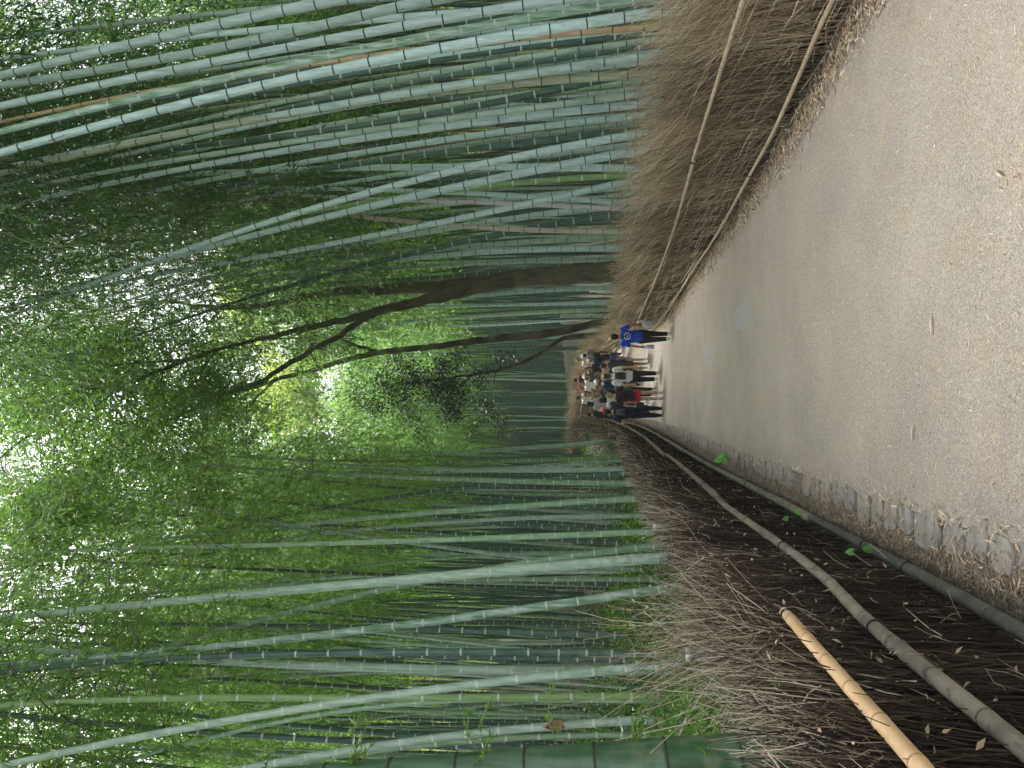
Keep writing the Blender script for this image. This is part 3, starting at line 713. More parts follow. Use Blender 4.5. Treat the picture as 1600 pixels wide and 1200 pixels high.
R_ = [ # traced along the straw fence: points (x, y) in the photo, distance from the path's middle, thickness, skin
 ([(400,25),(443,15),(507,5),(300,48),(200,70),(100,95),(0,118)],3.5,21,'pale','broad pale'),
 ([(400,62),(498,39),(610,15),(300,83),(150,112),(0,133)],3.7,18,'pale','pale'),
 ([(800,12),(728,23),(620,42),(512,62),(400,85),(250,112),(130,140),(0,165)],3.2,16,'pale','blue-grey'),
 ([(960,9),(870,17),(800,32),(690,52),(595,71),(498,90),(400,110),(240,150),(120,178),(0,203)],3.3,15,'mott','green and white mottled'),
 ([(1025,20),(938,32),(853,45),(730,68),(623,90),(515,111),(400,135),(250,170),(120,205),(0,240)],3.25,17,'pale','stout chalky'),
 ([(1007,43),(897,52),(833,58)],3.6,10,'tan','tan dead'),
 ([(985,55),(893,68),(800,82),(743,77),(587,113),(400,145)],4.0,9,'dark','dark green'),
 ([(640,138),(567,147),(400,160),(300,175)],4.6,12,'olive','olive'),
 ([(1013,88),(977,92),(888,105),(793,120),(693,137),(595,154),(498,170),(400,183),(270,210),(120,240),(0,262)],3.3,14,'pale','pale'),
 ([(1027,115),(907,122),(800,130),(700,142)],3.2,15,'olive','lichen-covered olive'),
 ([(910,133),(845,143),(800,153),(680,180),(550,198),(400,217)],3.9,12,'dark','dark green'),
 ([(1003,147),(898,160),(783,175),(656,193),(530,212),(400,228),(250,255)],3.2,11,'sage','sage green'),
 ([(987,163),(887,175),(782,188),(633,207),(520,224),(400,242),(290,262),(160,290)],3.15,13,'pale','pale lichened'),
 ([(930,201),(800,211),(700,230),(533,234)],4.6,11,'brown','brown'),
 ([(943,210),(800,225),(600,250)],3.9,12,'dark','dark green'),
 ([(973,215),(912,223),(845,238),(793,247),(660,280),(527,315),(400,353)],3.1,13,'pale','grey-green leaning'),
 ([(980,240),(915,250),(852,265),(785,276),(713,292),(638,308),(558,325),(480,344),(400,365),(300,398),(200,425),(100,455),(0,480)],3.1,14,'pale','bright leaning'),
 ([(960,263),(793,260),(715,261),(553,263),(400,267)],3.5,12,'pale','straight pale'),
 ([(700,283),(553,285),(400,292)],4.8,8,'dark','thin dark'),
 ([(963,275),(905,278),(800,287),(700,298)],3.1,10,'lime','bright green'),
 ([(985,283),(907,298),(843,315),(743,335),(647,358),(540,377),(420,397),(330,415)],3.05,11,'pale','slanting pale'),
 ([(983,317),(800,307),(667,298),(500,295)],3.15,9,'pale','thin pale backward-leaning'),
 ([(1000,328),(800,318),(750,317),(640,313)],3.0,8,'mauve','mauve-white'),
 ([(907,330),(847,333),(800,341),(743,350),(633,370),(483,397),(380,420)],3.5,11,'pale','slanting grey'),
 ([(957,337),(867,350),(800,363),(690,385)],3.4,11,'dark','dark green white-ringed'),
 ([(1000,360),(867,361),(800,357),(700,352)],3.0,9,'cream','cream-coloured dead'),
 ([(943,370),(903,373),(800,380),(600,398)],3.5,10,'sage','sage green'),
 ([(967,388),(800,391),(700,400),(560,412),(400,440)],3.0,10,'pale','upright pale'),
 ([(960,405),(800,408),(700,414),(520,428)],3.2,9,'sage','slim sage'),
 ([(930,412),(917,413),(700,432),(560,440)],3.3,9,'dark','dull green'),
 ([(953,450),(783,455),(700,472),(600,480)],2.9,8,'pale','pale'),
 ([(950,473),(700,478),(560,480)],2.9,6,'pale','very slim pale'),
 ([(945,484),(800,490),(700,497)],3.1,7,'sage','sage green'),
 ([(950,492),(800,505),(640,510)],3.4,7,'pale','slim pale'),
]
L_ = [
 ([(946,691),(850,698),(718,707),(600,714)],-1.9,8,'sage','slim sage'),
 ([(977,715),(932,715),(769,720),(600,722),(470,718)],-1.95,7,'lime','slim yellow-green'),
 ([(988,717),(937,719),(825,730),(757,736),(600,737)],-2.0,9,'mott','mottled'),
 ([(988,732),(866,736),(797,734),(640,732)],-2.1,8,'sage','sage green'),
 ([(988,740),(839,747),(730,763),(671,768),(607,779),(470,800)],-2.0,8,'dark','leaning dark green'),
 ([(997,755),(814,753),(712,749),(600,745),(540,742),(400,731),(250,720),(190,718)],-2.0,9,'green','long green path-leaning'),
 ([(1008,783),(929,782),(856,785),(743,793),(653,802),(560,810),(400,827),(230,850),(20,867)],-2.05,10,'green','curving green'),
 ([(994,806),(932,807),(746,813),(600,824)],-2.6,7,'sage','slim grey-green'),
 ([(1005,834),(890,834),(780,838),(700,843),(555,850),(400,853),(230,855)],-2.1,10,'green','bright-ringed green'),
 ([(1027,855),(930,863),(877,872),(800,880),(757,888),(700,903),(560,935),(400,968)],-2.3,11,'green','leaning green crossing'),
 ([(987,875),(917,880),(843,887),(770,893),(657,905),(540,915),(400,928),(305,935),(157,948),(0,967)],-2.1,17,'sage','thickest upright sage'),
 ([(960,905),(800,906),(640,908),(480,912)],-2.9,8,'green','slim upright green'),
 ([(983,928),(903,940),(823,950),(750,960),(635,977),(508,990),(400,1002),(287,1018),(160,1027),(0,1038)],-2.25,14,'mott','mottled white and green'),
 ([(983,1021),(933,1022),(867,1018),(800,1018),(640,1020),(400,1023)],-2.9,12,'dark','dull dark green'),
 ([(760,1058),(650,1050),(567,1049),(483,1048),(400,1052)],-4.2,4,'sage','very thin bowed'),
 ([(1067,1040),(1000,1042),(857,1052),(765,1068),(637,1083),(533,1100),(400,1117),(250,1146),(100,1175)],-2.35,14,'sage','sweeping sage'),
 ([(1073,1087),(917,1088),(800,1090),(610,1090),(400,1090)],-2.9,12,'lime','yellow-green'),
 ([(800,1093),(620,1100),(460,1125),(330,1152)],-3.4,8,'green','slim leaning'),
 ([(1033,1125),(883,1130),(800,1140),(670,1157),(553,1170),(400,1197)],-3.0,13,'sage','sheath-holding sage'),
 ([(983,1148),(900,1150),(800,1153),(600,1172)],-3.5,9,'green','green'),
]
for k, (b0, t0, xb, wd, kd) in enumerate(((2, 92, 4.0, 13, 'pale'), (34, 214, 4.3, 11, 'dark'), (48, 232, 4.6, 12, 'pale'), (66, 268, 4.4, 10, 'sage'), (74, 284, 4.9, 11, 'dark'), (98, 292, 4.2, 10, 'pale'), (126, 306, 4.5, 11, 'sage'),
                            (154, 338, 4.0, 10, 'dark'), (181, 352, 4.1, 11, 'pale'), (192, 372, 4.6, 10, 'sage'), (226, 392, 4.1, 9, 'pale'), (252, 372, 4.4, 9, 'dark'), (292, 418, 4.0, 8, 'pale'),
        (-30, 60, 5.0, 12, 'sage'), (12, 130, 5.6, 10, 'dark'), (25, 170, 5.2, 10, 'pale'), (55, 200, 6.0, 9, 'dark'), (82, 250, 5.8, 9, 'sage'), (112, 275, 5.6, 9, 'dark'), (140, 318, 5.2, 9, 'pale'), (205, 345, 5.4, 8, 'dark'))):
    R_.append(([(1000, b0), (750, b0+.17*(t0-b0)), (500, b0+.40*(t0-b0)), (250, b0+.68*(t0-b0)), (0, t0)], xb, wd, kd, {'pale': 'second-row pale', 'sage': 'second-row sage', 'dark': 'second-row dark green'}[kd]))
info = []
for pts, xb, wd, kd, look in R_:
    ring = ring_pale if kd in ('mott', 'dark', 'lime') else ring_dark
    info.append((traced(pts, xb, wd, kd, ring, 1), look, 'straw'))
for pts, xb, wd, kd, look in L_:
    info.append((traced(pts, xb, wd, kd, ring_pale, -1), look, 'dark'))
for sd_ in ('straw', 'dark'):
    row = [q for q in info if q[2] == sd_]
    row.sort(key=lambda q: q[0][1][0] if sd_ == 'straw' else -q[0][1][0])
    for i, ((root, _), look, _) in enumerate(row):
        root['label'] = f'{look} bamboo, {ordinal(i)} from the near end of the {sd_} fence'
        root['group'] = f'front row of bamboo behind the {sd_} fence'
# the thick dark one next to the camera
f = path_fit([(1130, 1184), (800, 1206), (453, 1231)], 3.0, 0)
bx, by = map(float, f(.2)); gb = float(hz(bx, by))
root = empty('bamboo', (bx, by, gb), 'very thick dark green bamboo right beside the camera, cut off by the picture edge', 'bamboo')
link('culm', culm_mesh('culm', lambda z: (f(z+gb)[0]-bx, f(z+gb)[1]-by), 15, .088, CM['deep'], ring_dark, .009, 22, i0=.27), root)
b = MB()
for k in range(26):      # short leafy side shoots close to the camera
    z = random.choice([1.0, 1.27, 1.27, 1.54, 1.8, 2.1, 2.4, 2.9, 3.3]); a = random.uniform(-.9, 1.3); L = random.uniform(.12, .42)
    p0 = np.array([f(z+gb)[0]-bx, f(z+gb)[1]-by, z]); d = np.array([math.cos(a), math.sin(a), random.uniform(-.1, .4)])
    pt = spline([p0+d*.07, p0+d*L*.6+np.array([0, 0, .02]), p0+d*L+np.array([0, 0, -.03])], 6); b.add(*tube(pt, .0018, 4), 1, .8)
    n = int(10+L*30); ti = rng.uniform(.2, 1, n); ii = (ti*5).astype(int).clip(0, 5); D = norm(d+rng.normal(0, .55, (n, 3)))
    b.add(*leaf_quads(pt[ii], D, rng.uniform(.025, .06, n), rng.uniform(.006, .011, n)), 0, np.repeat(rng.uniform(.4, .9, n), 4))
b.obj('shoots', [LEAF_GROUND, TWIG_G], root)['kind'] = 'stuff'
# dry sheaths hanging on two culms behind the dark fence
def sheath(root, zc, s, az):
    bm = bmesh.new(); rows = []
    for i in range(7):
        t = i/6; row = []
        for j in range(7):
            a = az+(j-3)/3*1.1*(1-.6*t); rad = .055+.10*t**1.5*s/.16
            wv = (1-t**1.6)
            row.append(bm.verts.new((rad*math.cos(az+(a-az)*wv), rad*math.sin(az+(a-az)*wv), zc-s*(.5-t)+.02*math.sin(j*2+i))))
        rows.append(row)
    for i in range(6):
        for j in range(6): bm.faces.new((rows[i][j], rows[i][j+1], rows[i+1][j+1], rows[i+1][j]))
    me = bpy.data.meshes.new('sheath'); bm.to_mesh(me); bm.free(); me.materials.append(SHEATH)
    for p in me.polygons: p.use_smooth = True
    o = link('sheath', me, root); md = o.modifiers.new('thickness', 'SOLIDIFY'); md.thickness = .003
    return o
for (root, _), look, _ in info:
    if 'sheath-holding' in look:
        g = root.location.z
        for px, sz in ((866, .17), (1040, .13)):
            z = P(px, 1130, root.location.y)[2]-g
            o = sheath(root, z, sz, -1.3)
            # keep it against the stem
            me = [c for c in root.children if c.name.startswith('culm')][0].data
            vv = np.array([v.co for v in me.vertices]); near = vv[np.abs(vv[:, 2]-z) < .12].mean(axis=0); o.location = (near[0], near[1], 0)
    if 'dull dark green' in look and root.location.x < 0:
        z = P(846, 1018, root.location.y)[2]-root.location.z; o = sheath(root, z, .11, -1.6)
        me = [c for c in root.children if c.name.startswith('culm')][0].data
        vv = np.array([v.co for v in me.vertices]); near = vv[np.abs(vv[:, 2]-z) < .12].mean(axis=0); o.location = (near[0], near[1], 0)

# the rest of the grove
def bent(a, az):
    ca, sa = math.cos(az), math.sin(az)
    return lambda z: (a*ca*(np.asarray(z)/10)**2, a*sa*(np.asarray(z)/10)**2)
VAR = {}
def variants(kinds, ring, n, rr, coarse):
    out = []
    for k in range(n):
        out.append(culm_mesh('culm', bent(random.uniform(-.2, 1.1), random.uniform(0, 6.28)), random.uniform(14, 17), random.uniform(*rr), CM[random.choice(kinds)], ring, .016 if ring is ring_dark else .024, 8 if not coarse else 6, coarse))
    return out
VR = variants(['pale', 'sage', 'dark', 'dark', 'teal', 'teal', 'olive', 'brown', 'dusk'], ring_dark, 12, (.042, .06), False)+variants(['dark', 'sage'], ring_pale, 4, (.042, .055), False)
VL = variants(['green', 'dark', 'teal', 'dark', 'sage', 'teal', 'dusk'], ring_pale, 12, (.038, .055), False)
def sample(n, fx, fy, taken, gap):
    out = []; tries = 0
    while len(out) < n and tries < n*40:
        tries += 1
        y = fy(); x = fx(y)
        if all((x-a)**2+(y-c)**2 > gap*gap for a, c in taken):
            taken.append((x, y)); out.append((x, y))
    return out
taken = [(q[0][0].location.x, q[0][0].location.y) for q in info]+[(P(965, 424, 19)[0], 19), (P(935, 505, 29)[0], 29), (P(885, 527, 38)[0], 38)]
inview = lambda x, y: abs(x)/y < .56
ptsR = [p for p in sample(330, lambda y: xr(y)+random.uniform(1.5, 15), lambda: 6+38*random.random()**1.1, taken, .42) if inview(*p)]
ptsL = [p for p in sample(330, lambda y: xl(y)-random.uniform(1.6, 14), lambda: 7+34*random.random()**1.1, taken, .42) if inview(*p)]
ptsC = [p for p in sample(620, lambda y: random.uniform(-15, 17), lambda: 48.5+38*random.random(), taken, .38)]
ptsF = [p for p in sample(420, lambda y: random.choice([-1, 1])*random.uniform(6, 24), lambda: 22+45*random.random(), taken, .4) if inview(*p) and (p[0] > xr(p[1])+1.2 or p[0] < xl(p[1])-1.4)]
allp = [(y, x, 'R') for x, y in ptsR]+[(y, x, 'L') for x, y in ptsL]
allp.sort()
things = allp[:215]; rest = [(x, y) for y, x, _ in allp[215:]]+ptsF
cpts = sorted(ptsC, key=lambda p: p[1]); cthings = cpts[:26]; rest += cpts[26:]
def filler(x, y, side):
    g = float(hz(x, y))
    if side == 'R': lab, grp, vs = 'slender bamboo standing deep in the grove behind the straw fence', 'bamboo deep in the grove behind the straw fence', VR
    elif side == 'L': lab, grp, vs = 'slender green bamboo standing deep on the bank behind the dark fence', 'bamboo deep in the grove behind the dark fence', VL
    else: lab, grp, vs = 'thin teal bamboo beyond the fence across the far end of the path', 'bamboo beyond the end of the path', VL+VR[:4]
    root = empty('bamboo', (x, y, g), lab, 'bamboo', grp, random.uniform(0, 6.28))
    root.scale = (1, 1, 1)
    c = link('culm', random.choice(vs), root)
    if side == 'L' and y > 12 and random.random() < .3: root.rotation_euler = (random.gauss(0, .045), random.gauss(0, .045), random.uniform(0, 6.28)); return
    swapped = side == 'R' and random.random() < .8  # most crowns on this side take leaves with shade put into their colour
    fo = link('foliage', random.choice((CROWNS_SHADED if swapped else CROWNS) if y < 16 else (CROWNS_FAR_SHADED if swapped else CROWNS_FAR)), root)
    fo.location = (0, 0, random.uniform(6.6, 8.2)+(1.3 if side == 'R' and y < 14 else 0)); fo.rotation_euler = (random.uniform(-.06, .06), random.uniform(-.06, .06), random.uniform(0, 6.28))
    root.rotation_euler = (random.gauss(0, .045), random.gauss(0, .045), random.uniform(0, 6.28))
for y, x, sd_ in things: filler(x, y, sd_)
for x, y in cthings: filler(x, y, 'C')
side_pts = [p for p in sample(260, lambda y: (xr(y)+random.uniform(3.5, 14) if random.random() < .5 else xl(y)-random.uniform(4.5, 14)), lambda: -4+21*random.random(), taken, .4) if abs(p[0]) > .60*max(p[1], 0)+.6]  # grove going on beside the view, unseen, added to block sideways sky light
nrest = len(rest); rest += side_pts
b = MB()
for x, y in rest:
    H = random.uniform(14, 18); g = float(hz(x, y)); n = 16; t = np.linspace(0, 1, n); a = random.gauss(0, .7); az = random.uniform(0, 6.28); l1, l2 = random.gauss(0, .6), random.gauss(0, .6)
    pts = np.stack([x+l1*t+a*math.cos(az)*t**2, y+l2*t+a*math.sin(az)*t**2, g-.1+H*t], -1)
    r = random.uniform(.038, .058); V, Q = tubes(pts[None], (r*np.clip(1-t**1.6, .05, 1))[None], 6)
    b.add(V, Q, random.choice([0, 0, 1, 1, 1, 2, 3]))  # mostly darkened skins, putting the deep grove's shade into the stems
tag(b.obj('bamboo_thicket', [CM['dark'], CM['teal'], CM['dusk'], CM['sage']]), 'mass of thin dark bamboo stems filling the distant grove, plus added stems out of view', 'bamboo', kind='stuff')
src = [np.empty(len(m.vertices)*3, np.float32) for m in CROWNS_FAR]
for a, m in zip(src, CROWNS_FAR): m.vertices.foreach_get('co', a)
src = [a.reshape(-1, 4, 3)[::2] for a in src]        # half of the leaves
b = MB()
for i_, (x, y) in enumerate(rest):
    if i_ < nrest and x < 0 and y < 46 and random.random() < .45: continue
    L = random.choice(src); k = rng.random(len(L)) < .62; L = L[k]; c, s_ = math.cos(a0 := random.uniform(0, 6.28)), math.sin(a0)
    c4 = L.mean(axis=1, keepdims=True); Lb = c4+(L-c4)*1.45
    W = np.empty_like(Lb); W[..., 0] = Lb[..., 0]*c-Lb[..., 1]*s_+x; W[..., 1] = Lb[..., 0]*s_+Lb[..., 1]*c+y; W[..., 2] = Lb[..., 2]+float(hz(x, y))+random.uniform(7, 9)
    n = len(W); b.add(W.reshape(-1, 3), np.arange(4*n).reshape(n, 4), 0, np.repeat(np.clip(rng.uniform(0, .7)+rng.normal(0, .1, n), 0, 1), 4))
tag(b.obj('bamboo_foliage', LEAF), 'leafy green tops of the distant bamboo thicket and the added stems out of view', 'foliage', kind='stuff')

# ------------------------------------------------------------------ woods far behind
b = MB()
def wood(n, fx, fy, fzz, R, nl, leaf):
    for _ in range(n):
        y = fy(); x = fx(); g = float(hz(x, y)); clump(b, (x, y, g+fzz(x, y)), (R*random.uniform(.7, 1.3), R*random.uniform(.7, 1.3), R*random.uniform(.6, 1.0)), nl, leaf, .55, 0, (0, .75), 9)
wood(170, lambda: random.uniform(17, 30), lambda: random.uniform(10, 72), lambda x, y: random.uniform(1, 19), 2.4, 420, .32)
wood(170, lambda: -random.uniform(16, 30), lambda: random.uniform(8, 72), lambda x, y: random.uniform(1, 19), 2.4, 420, .32)
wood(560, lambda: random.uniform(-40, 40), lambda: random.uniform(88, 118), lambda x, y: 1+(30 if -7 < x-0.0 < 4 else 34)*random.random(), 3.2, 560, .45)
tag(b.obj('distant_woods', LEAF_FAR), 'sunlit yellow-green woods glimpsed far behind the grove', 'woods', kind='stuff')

# ------------------------------------------------------------------ undergrowth on the bank
b = MB()
for q_ in range(330):
    y = 3.2+(4.2 if q_ < 210 else 17)*random.random()**1.3; x = xl(y)-.6-random.random()**1.3*(2.2+.25*y); g = float(hz(x, y))
    clump(b, (x, y, g+random.uniform(.1, .36)), (.34, .34, .26), 150 if y < 8 else 90, .055 if y < 8 else .085, .55, 0, (.1, .9), 8, hang=-.2)
tag(b.obj('undergrowth', LEAF_GROUND), 'bright green leafy undergrowth on the bank behind the dark fence', 'undergrowth', kind='stuff')

b = MB()
for q_ in range(300):
    y = 8+32*random.random(); x = xl(y)-.7-7*random.random(); g = float(hz(x, y))
    clump(b, (x, y, g+.12), (.6, .6, .2), 60, .12, .5, 0, (0, .5), 8, hang=-.2)
tag(b.obj('ground_cover', LEAF_SHADED), 'dim green ground cover on the bank deep under the bamboo', 'ground cover', kind='stuff')

# ------------------------------------------------------------------ trees
def limb(b, pts, Ys, scale=1.0, sides=12):
    """pts: (x, y, thickness) in the photo; Ys: distance for each end"""
    Yv = np.linspace(Ys[0], Ys[1], len(pts)); c = np.array([P(x, y, Y) for (x, y, _), Y in zip(pts, Yv)]); r = .84*np.array([w_*Y/F/2 for (_, _, w_), Y in zip(pts, Yv)])
    q = spline(np.column_stack([c, r]), len(pts)*5); q[:, :3] += rng.normal(0, .012, (len(q), 3)); 
    V, Q = tube(q[:, :3], q[:, 3]*scale*(1+rng.normal(0, .03, len(q))), sides); b.add(V, Q)
    return q
def twiggy(b, q, n, L, r=.02):
    for _ in range(n):
        k = random.randrange(len(q)//3, len(q)); p = q[k, :3]; d = norm(rng.normal(size=3)+np.array([0, 0, .35])); l = L*random.uniform(.5, 1.2)
        m_ = p+d*l*.5+rng.normal(0, .1*l, 3); e = p+d*l+np.array([0, 0, -.15*l])
        b.add(*tube(spline([p, m_, e], 6), np.linspace(min(r, q[k, 3]*.5), .004, 6), 5)); ends.append(e); ends.append(m_)
def tree(name, label, base, limbs, bark, leafm, ntw, Ltw, clumps, R, nl, leaf, tl=(0, .7)):
    global ends
    ends = []; b = MB(); LQ = []
    for i, (pts, Ys) in enumerate(limbs):
        q = limb(b, pts, Ys); LQ.append(q)
        if i or len(limbs) == 1: twiggy(b, q, ntw, Ltw)
    root = empty(name, base, label, 'tree')
    inv = np.array(base); 
    for k in range(len(b.V)): b.V[k] = b.V[k]-inv
    c = MB()
    for e in ends: clump(c, e-inv, (R, R, R*.7), nl, leaf, .45, 0, tl, 8)
    q_ = np.concatenate(LQ)
    for (x, y, Y, rr, n) in clumps:
        e = P(x, y, Y); k = np.argmin(np.linalg.norm(q_[:, :3]-e, axis=1)); a_ = q_[k, :3]
        b.add(*tube(spline([a_-inv, (a_+e)/2-inv+np.array([0, 0, .15*np.linalg.norm(e-a_)]), e-inv], 8), np.linspace(min(.03, q_[k, 3]*.6), .005, 8), 5))
    b.obj('trunk', bark, root)
    for (x, y, Y, rr, n) in clumps: clump(c, P(x, y, Y)-inv, (rr, rr, rr*.75), n, leaf, .45, 0, tl, 8)
    c.obj('crown', leafm, root)
def foot(x, y, Y, w_):
    p = P(x, y, Y); return p, float(hz(p[0], Y))
GAPS = [(450, 622, 26), (80, 708, 36), (280, 590, 25), (185, 645, 25), (30, 735, 30)]
def fillers(n, x0, x1, y0, y1, Y0, Y1, r0, r1, nl):
    out = []
    while len(out) < n:
        x, y = random.uniform(x0, x1), random.uniform(y0, y1)
        if any((x-a)**2+(y-c)**2 < r*r for a, c, r in GAPS): continue
        out.append((x, y, random.uniform(Y0, Y1), random.uniform(r0, r1), nl))
    return out
pA = P(965, 424, 19); gA = float(hz(pA[0], 19)); xg = 940+(HC-gA)*F/19+4
tree('broadleaf_tree', 'brown forked tree with a stout trunk rising behind the straw fence', (pA[0], 19, gA),
 [([(xg, 422, 44), (965, 424, 38), (860, 432, 36), (760, 442, 31), (690, 448, 26), (560, 455, 19), (500, 460, 15), (420, 475, 11), (340, 480, 8), (250, 470, 5)], (19, 19)),
  ([(800, 440, 22), (740, 450, 25), (690, 463, 22), (640, 475, 18), (600, 483, 16), (540, 500, 13), (480, 512, 11), (430, 525, 9), (380, 535, 7), (300, 560, 8), (200, 598, 7), (125, 623, 6), (80, 652, 5), (40, 684, 4), (0, 715, 3)], (18.9, 15)),
  ([(605, 483, 14), (580, 492, 13), (550, 510, 12), (520, 530, 11), (480, 550, 11), (440, 575, 10), (405, 597, 10), (360, 612, 10), (320, 628, 9), (280, 650, 8), (240, 665, 6), (205, 673, 4)], (18.8, 18)),
  ([(330, 625, 5), (315, 640, 4), (325, 660, 3), (300, 690, 2)], (18, 17.5))],
 BARK, LEAF_TREE, 9, 1.3, [(90, 560, 17, .9, 500), (180, 540, 18, 1.0, 600), (130, 480, 18, 1.1, 700), (200, 720, 18, .8, 350), (60, 760, 17, 1.0, 500), (250, 590, 19, .8, 350), (300, 520, 19, 1.0, 600), (330, 700, 20, .8, 350)]+fillers(78, -40, 340, 530, 840, 14, 20, .6, 1.0, 400)+fillers(20, -60, 160, 480, 840, 11, 15, .5, .8, 380), .5, 110, .11)
pD = P(935, 505, 29); gD = float(hz(pD[0], 29)); xg = 940+(HC-gD)*F/29+3
tree('broadleaf_tree', 'slim blackish tree leaning over the path, behind the forked one', (pD[0], 29, gD),
 [([(xg, 500, 15), (935, 505, 14), (880, 517, 14), (820, 525, 16), (740, 533, 13), (690, 540, 12), (640, 545, 11), (590, 551, 11), (530, 565, 10), (480, 582, 9), (440, 590, 8), (405, 603, 7), (350, 618, 5), (300, 622, 3)], (29, 27)),
  ([(590, 550, 7), (560, 541, 6), (540, 533, 5), (500, 527, 4), (420, 530, 3)], (28.2, 27.5)),
  ([(430, 593, 5), (380, 640, 4), (330, 670, 3)], (27.3, 27))],
 BARK_D, LEAF_TREE, 7, 1.6, [(380, 560, 28, 1.2, 700), (300, 640, 27, 1.2, 500), (430, 650, 28, .9, 300), (260, 560, 27, 1.4, 800), (470, 545, 28, 1.0, 500), (330, 740, 27, 1.3, 700)]+fillers(74, 40, 405, 500, 840, 25, 33, .8, 1.4, 480), .6, 130, .14)
pE = P(885, 527, 38); gE = float(hz(pE[0], 38)); xg = 940+(HC-gE)*F/38+3
tree('evergreen_tree', 'small dark-leaved tree hanging over the middle of the far path', (pE[0], 38, gE),
 [([(xg, 522, 9), (885, 527, 8), (850, 548, 8), (820, 565, 7), (780, 578, 6), (740, 585, 5), (690, 592, 4), (640, 600, 3)], (38, 36)),
  ([(740, 584, 4), (710, 610, 3), (690, 640, 2)], (36.5, 36))],
 BARK_D, LEAF_DARK, 7, 1.2, [(620, 620, 36, .8, 650), (660, 600, 36.5, .9, 700), (590, 640, 36, .6, 400), (720, 620, 36, .7, 450), (750, 590, 36, .6, 300), (690, 570, 36, .6, 350), (600, 600, 36, .8, 500), (640, 585, 36, .9, 650), (680, 610, 36, .8, 550), (640, 645, 36, .8, 500), (700, 640, 36, .7, 420), (620, 562, 36, .6, 300), (760, 640, 36, .6, 260), (785, 662, 36, .4, 150), (715, 560, 36, .7, 330), (565, 620, 36, .7, 330), (660, 680, 36, .5, 220), (790, 560, 36, .5, 160), (740, 675, 36, .4, 150)], .45, 90, .17)

# ------------------------------------------------------------------ people
SKIN = simple('skin', (.52, .33, .24), .55, .08, 10)
SKIN_D = simple('skin_tanned', (.36, .21, .14), .55, .08, 10)
def cloth(name, c): return simple(name, c, .85, .14, 14)
MC = {}
def cl(c):
    if c not in MC: MC[c] = cloth('cloth', c)
    return MC[c]
EYE = simple('eye_dark', (.03, .022, .018), .4)
def cap_tube(b, p0, p1, r0, r1, n=10, sides=12, f=1.0):
    """tapered capsule, cross-section flattened by f in depth"""
    p0 = np.asarray(p0, float); p1 = np.asarray(p1, float); d = p1-p0; L = np.linalg.norm(d); d = d/max(L, 1e-6)
    pts = []; rr = []
    for a in np.linspace(0, PI/2, 5)[:-1]: pts.append(p0-d*r0*math.cos(a)); rr.append(max(r0*math.sin(a), .002))
    for t in np.linspace(0, 1, n): pts.append(p0+(p1-p0)*t); rr.append(r0+(r1-r0)*t)
    for a in np.linspace(0, PI/2, 5)[1:]: pts.append(p1+d*r1*math.sin(a)); rr.append(max(r1*math.cos(a), .002))
    V, Q = tubes(np.array(pts)[None], np.array(rr)[None], sides); b.add(V, Q)
def rings(b, rows, sides=18):
    """rows of (cx, cy, cz, rx, ry): a closed lofted form"""
    a = np.arange(sides)*2*PI/sides; V = []
    rows = [(*rows[0][:3], .004, .004)]+list(rows)+[(*rows[-1][:3], .004, .004)]
    for cx, cy, cz, rx, ry in rows: V.append(np.stack([cx+rx*np.cos(a), cy+ry*np.sin(a), np.full(sides, cz)], -1))
    V = np.concatenate(V); k = len(rows); i = np.arange(k-1)[:, None]*sides; j = np.arange(sides)[None]; jn = (j+1) % sides
    b.add(V, np.stack([i+j, i+jn, i+sides+jn, i+sides+j], -1).reshape(-1, 4))
def ball(b, c, r):
    t = np.linspace(-1, 1, 11); rings(b, [(c[0], c[1], c[2]+r[2]*math.sin(q*PI/2), max(.003, r[0]*math.cos(q*PI/2)), max(.003, r[1]*math.cos(q*PI/2))) for q in t], 16)
def fuse(b, name, m, parent, voxel=.011, smooth=4):
    """weld the overlapping forms into one continuous skin"""
    o = b.obj(name, m)
    r = o.modifiers.new('r', 'REMESH'); r.mode = 'VOXEL'; r.voxel_size = voxel; r.use_smooth_shade = True
    s = o.modifiers.new('s', 'SMOOTH'); s.iterations = smooth; s.factor = .5
    dg = bpy.context.evaluated_depsgraph_get(); me = bpy.data.meshes.new_from_object(o.evaluated_get(dg), depsgraph=dg)
    swapped = o.data; bpy.data.objects.remove(o); bpy.data.meshes.remove(swapped)
    me.name = name
    for p in me.polygons: p.use_smooth = True
    if not me.materials: me.materials.append(m)
    return link(name, me, parent)
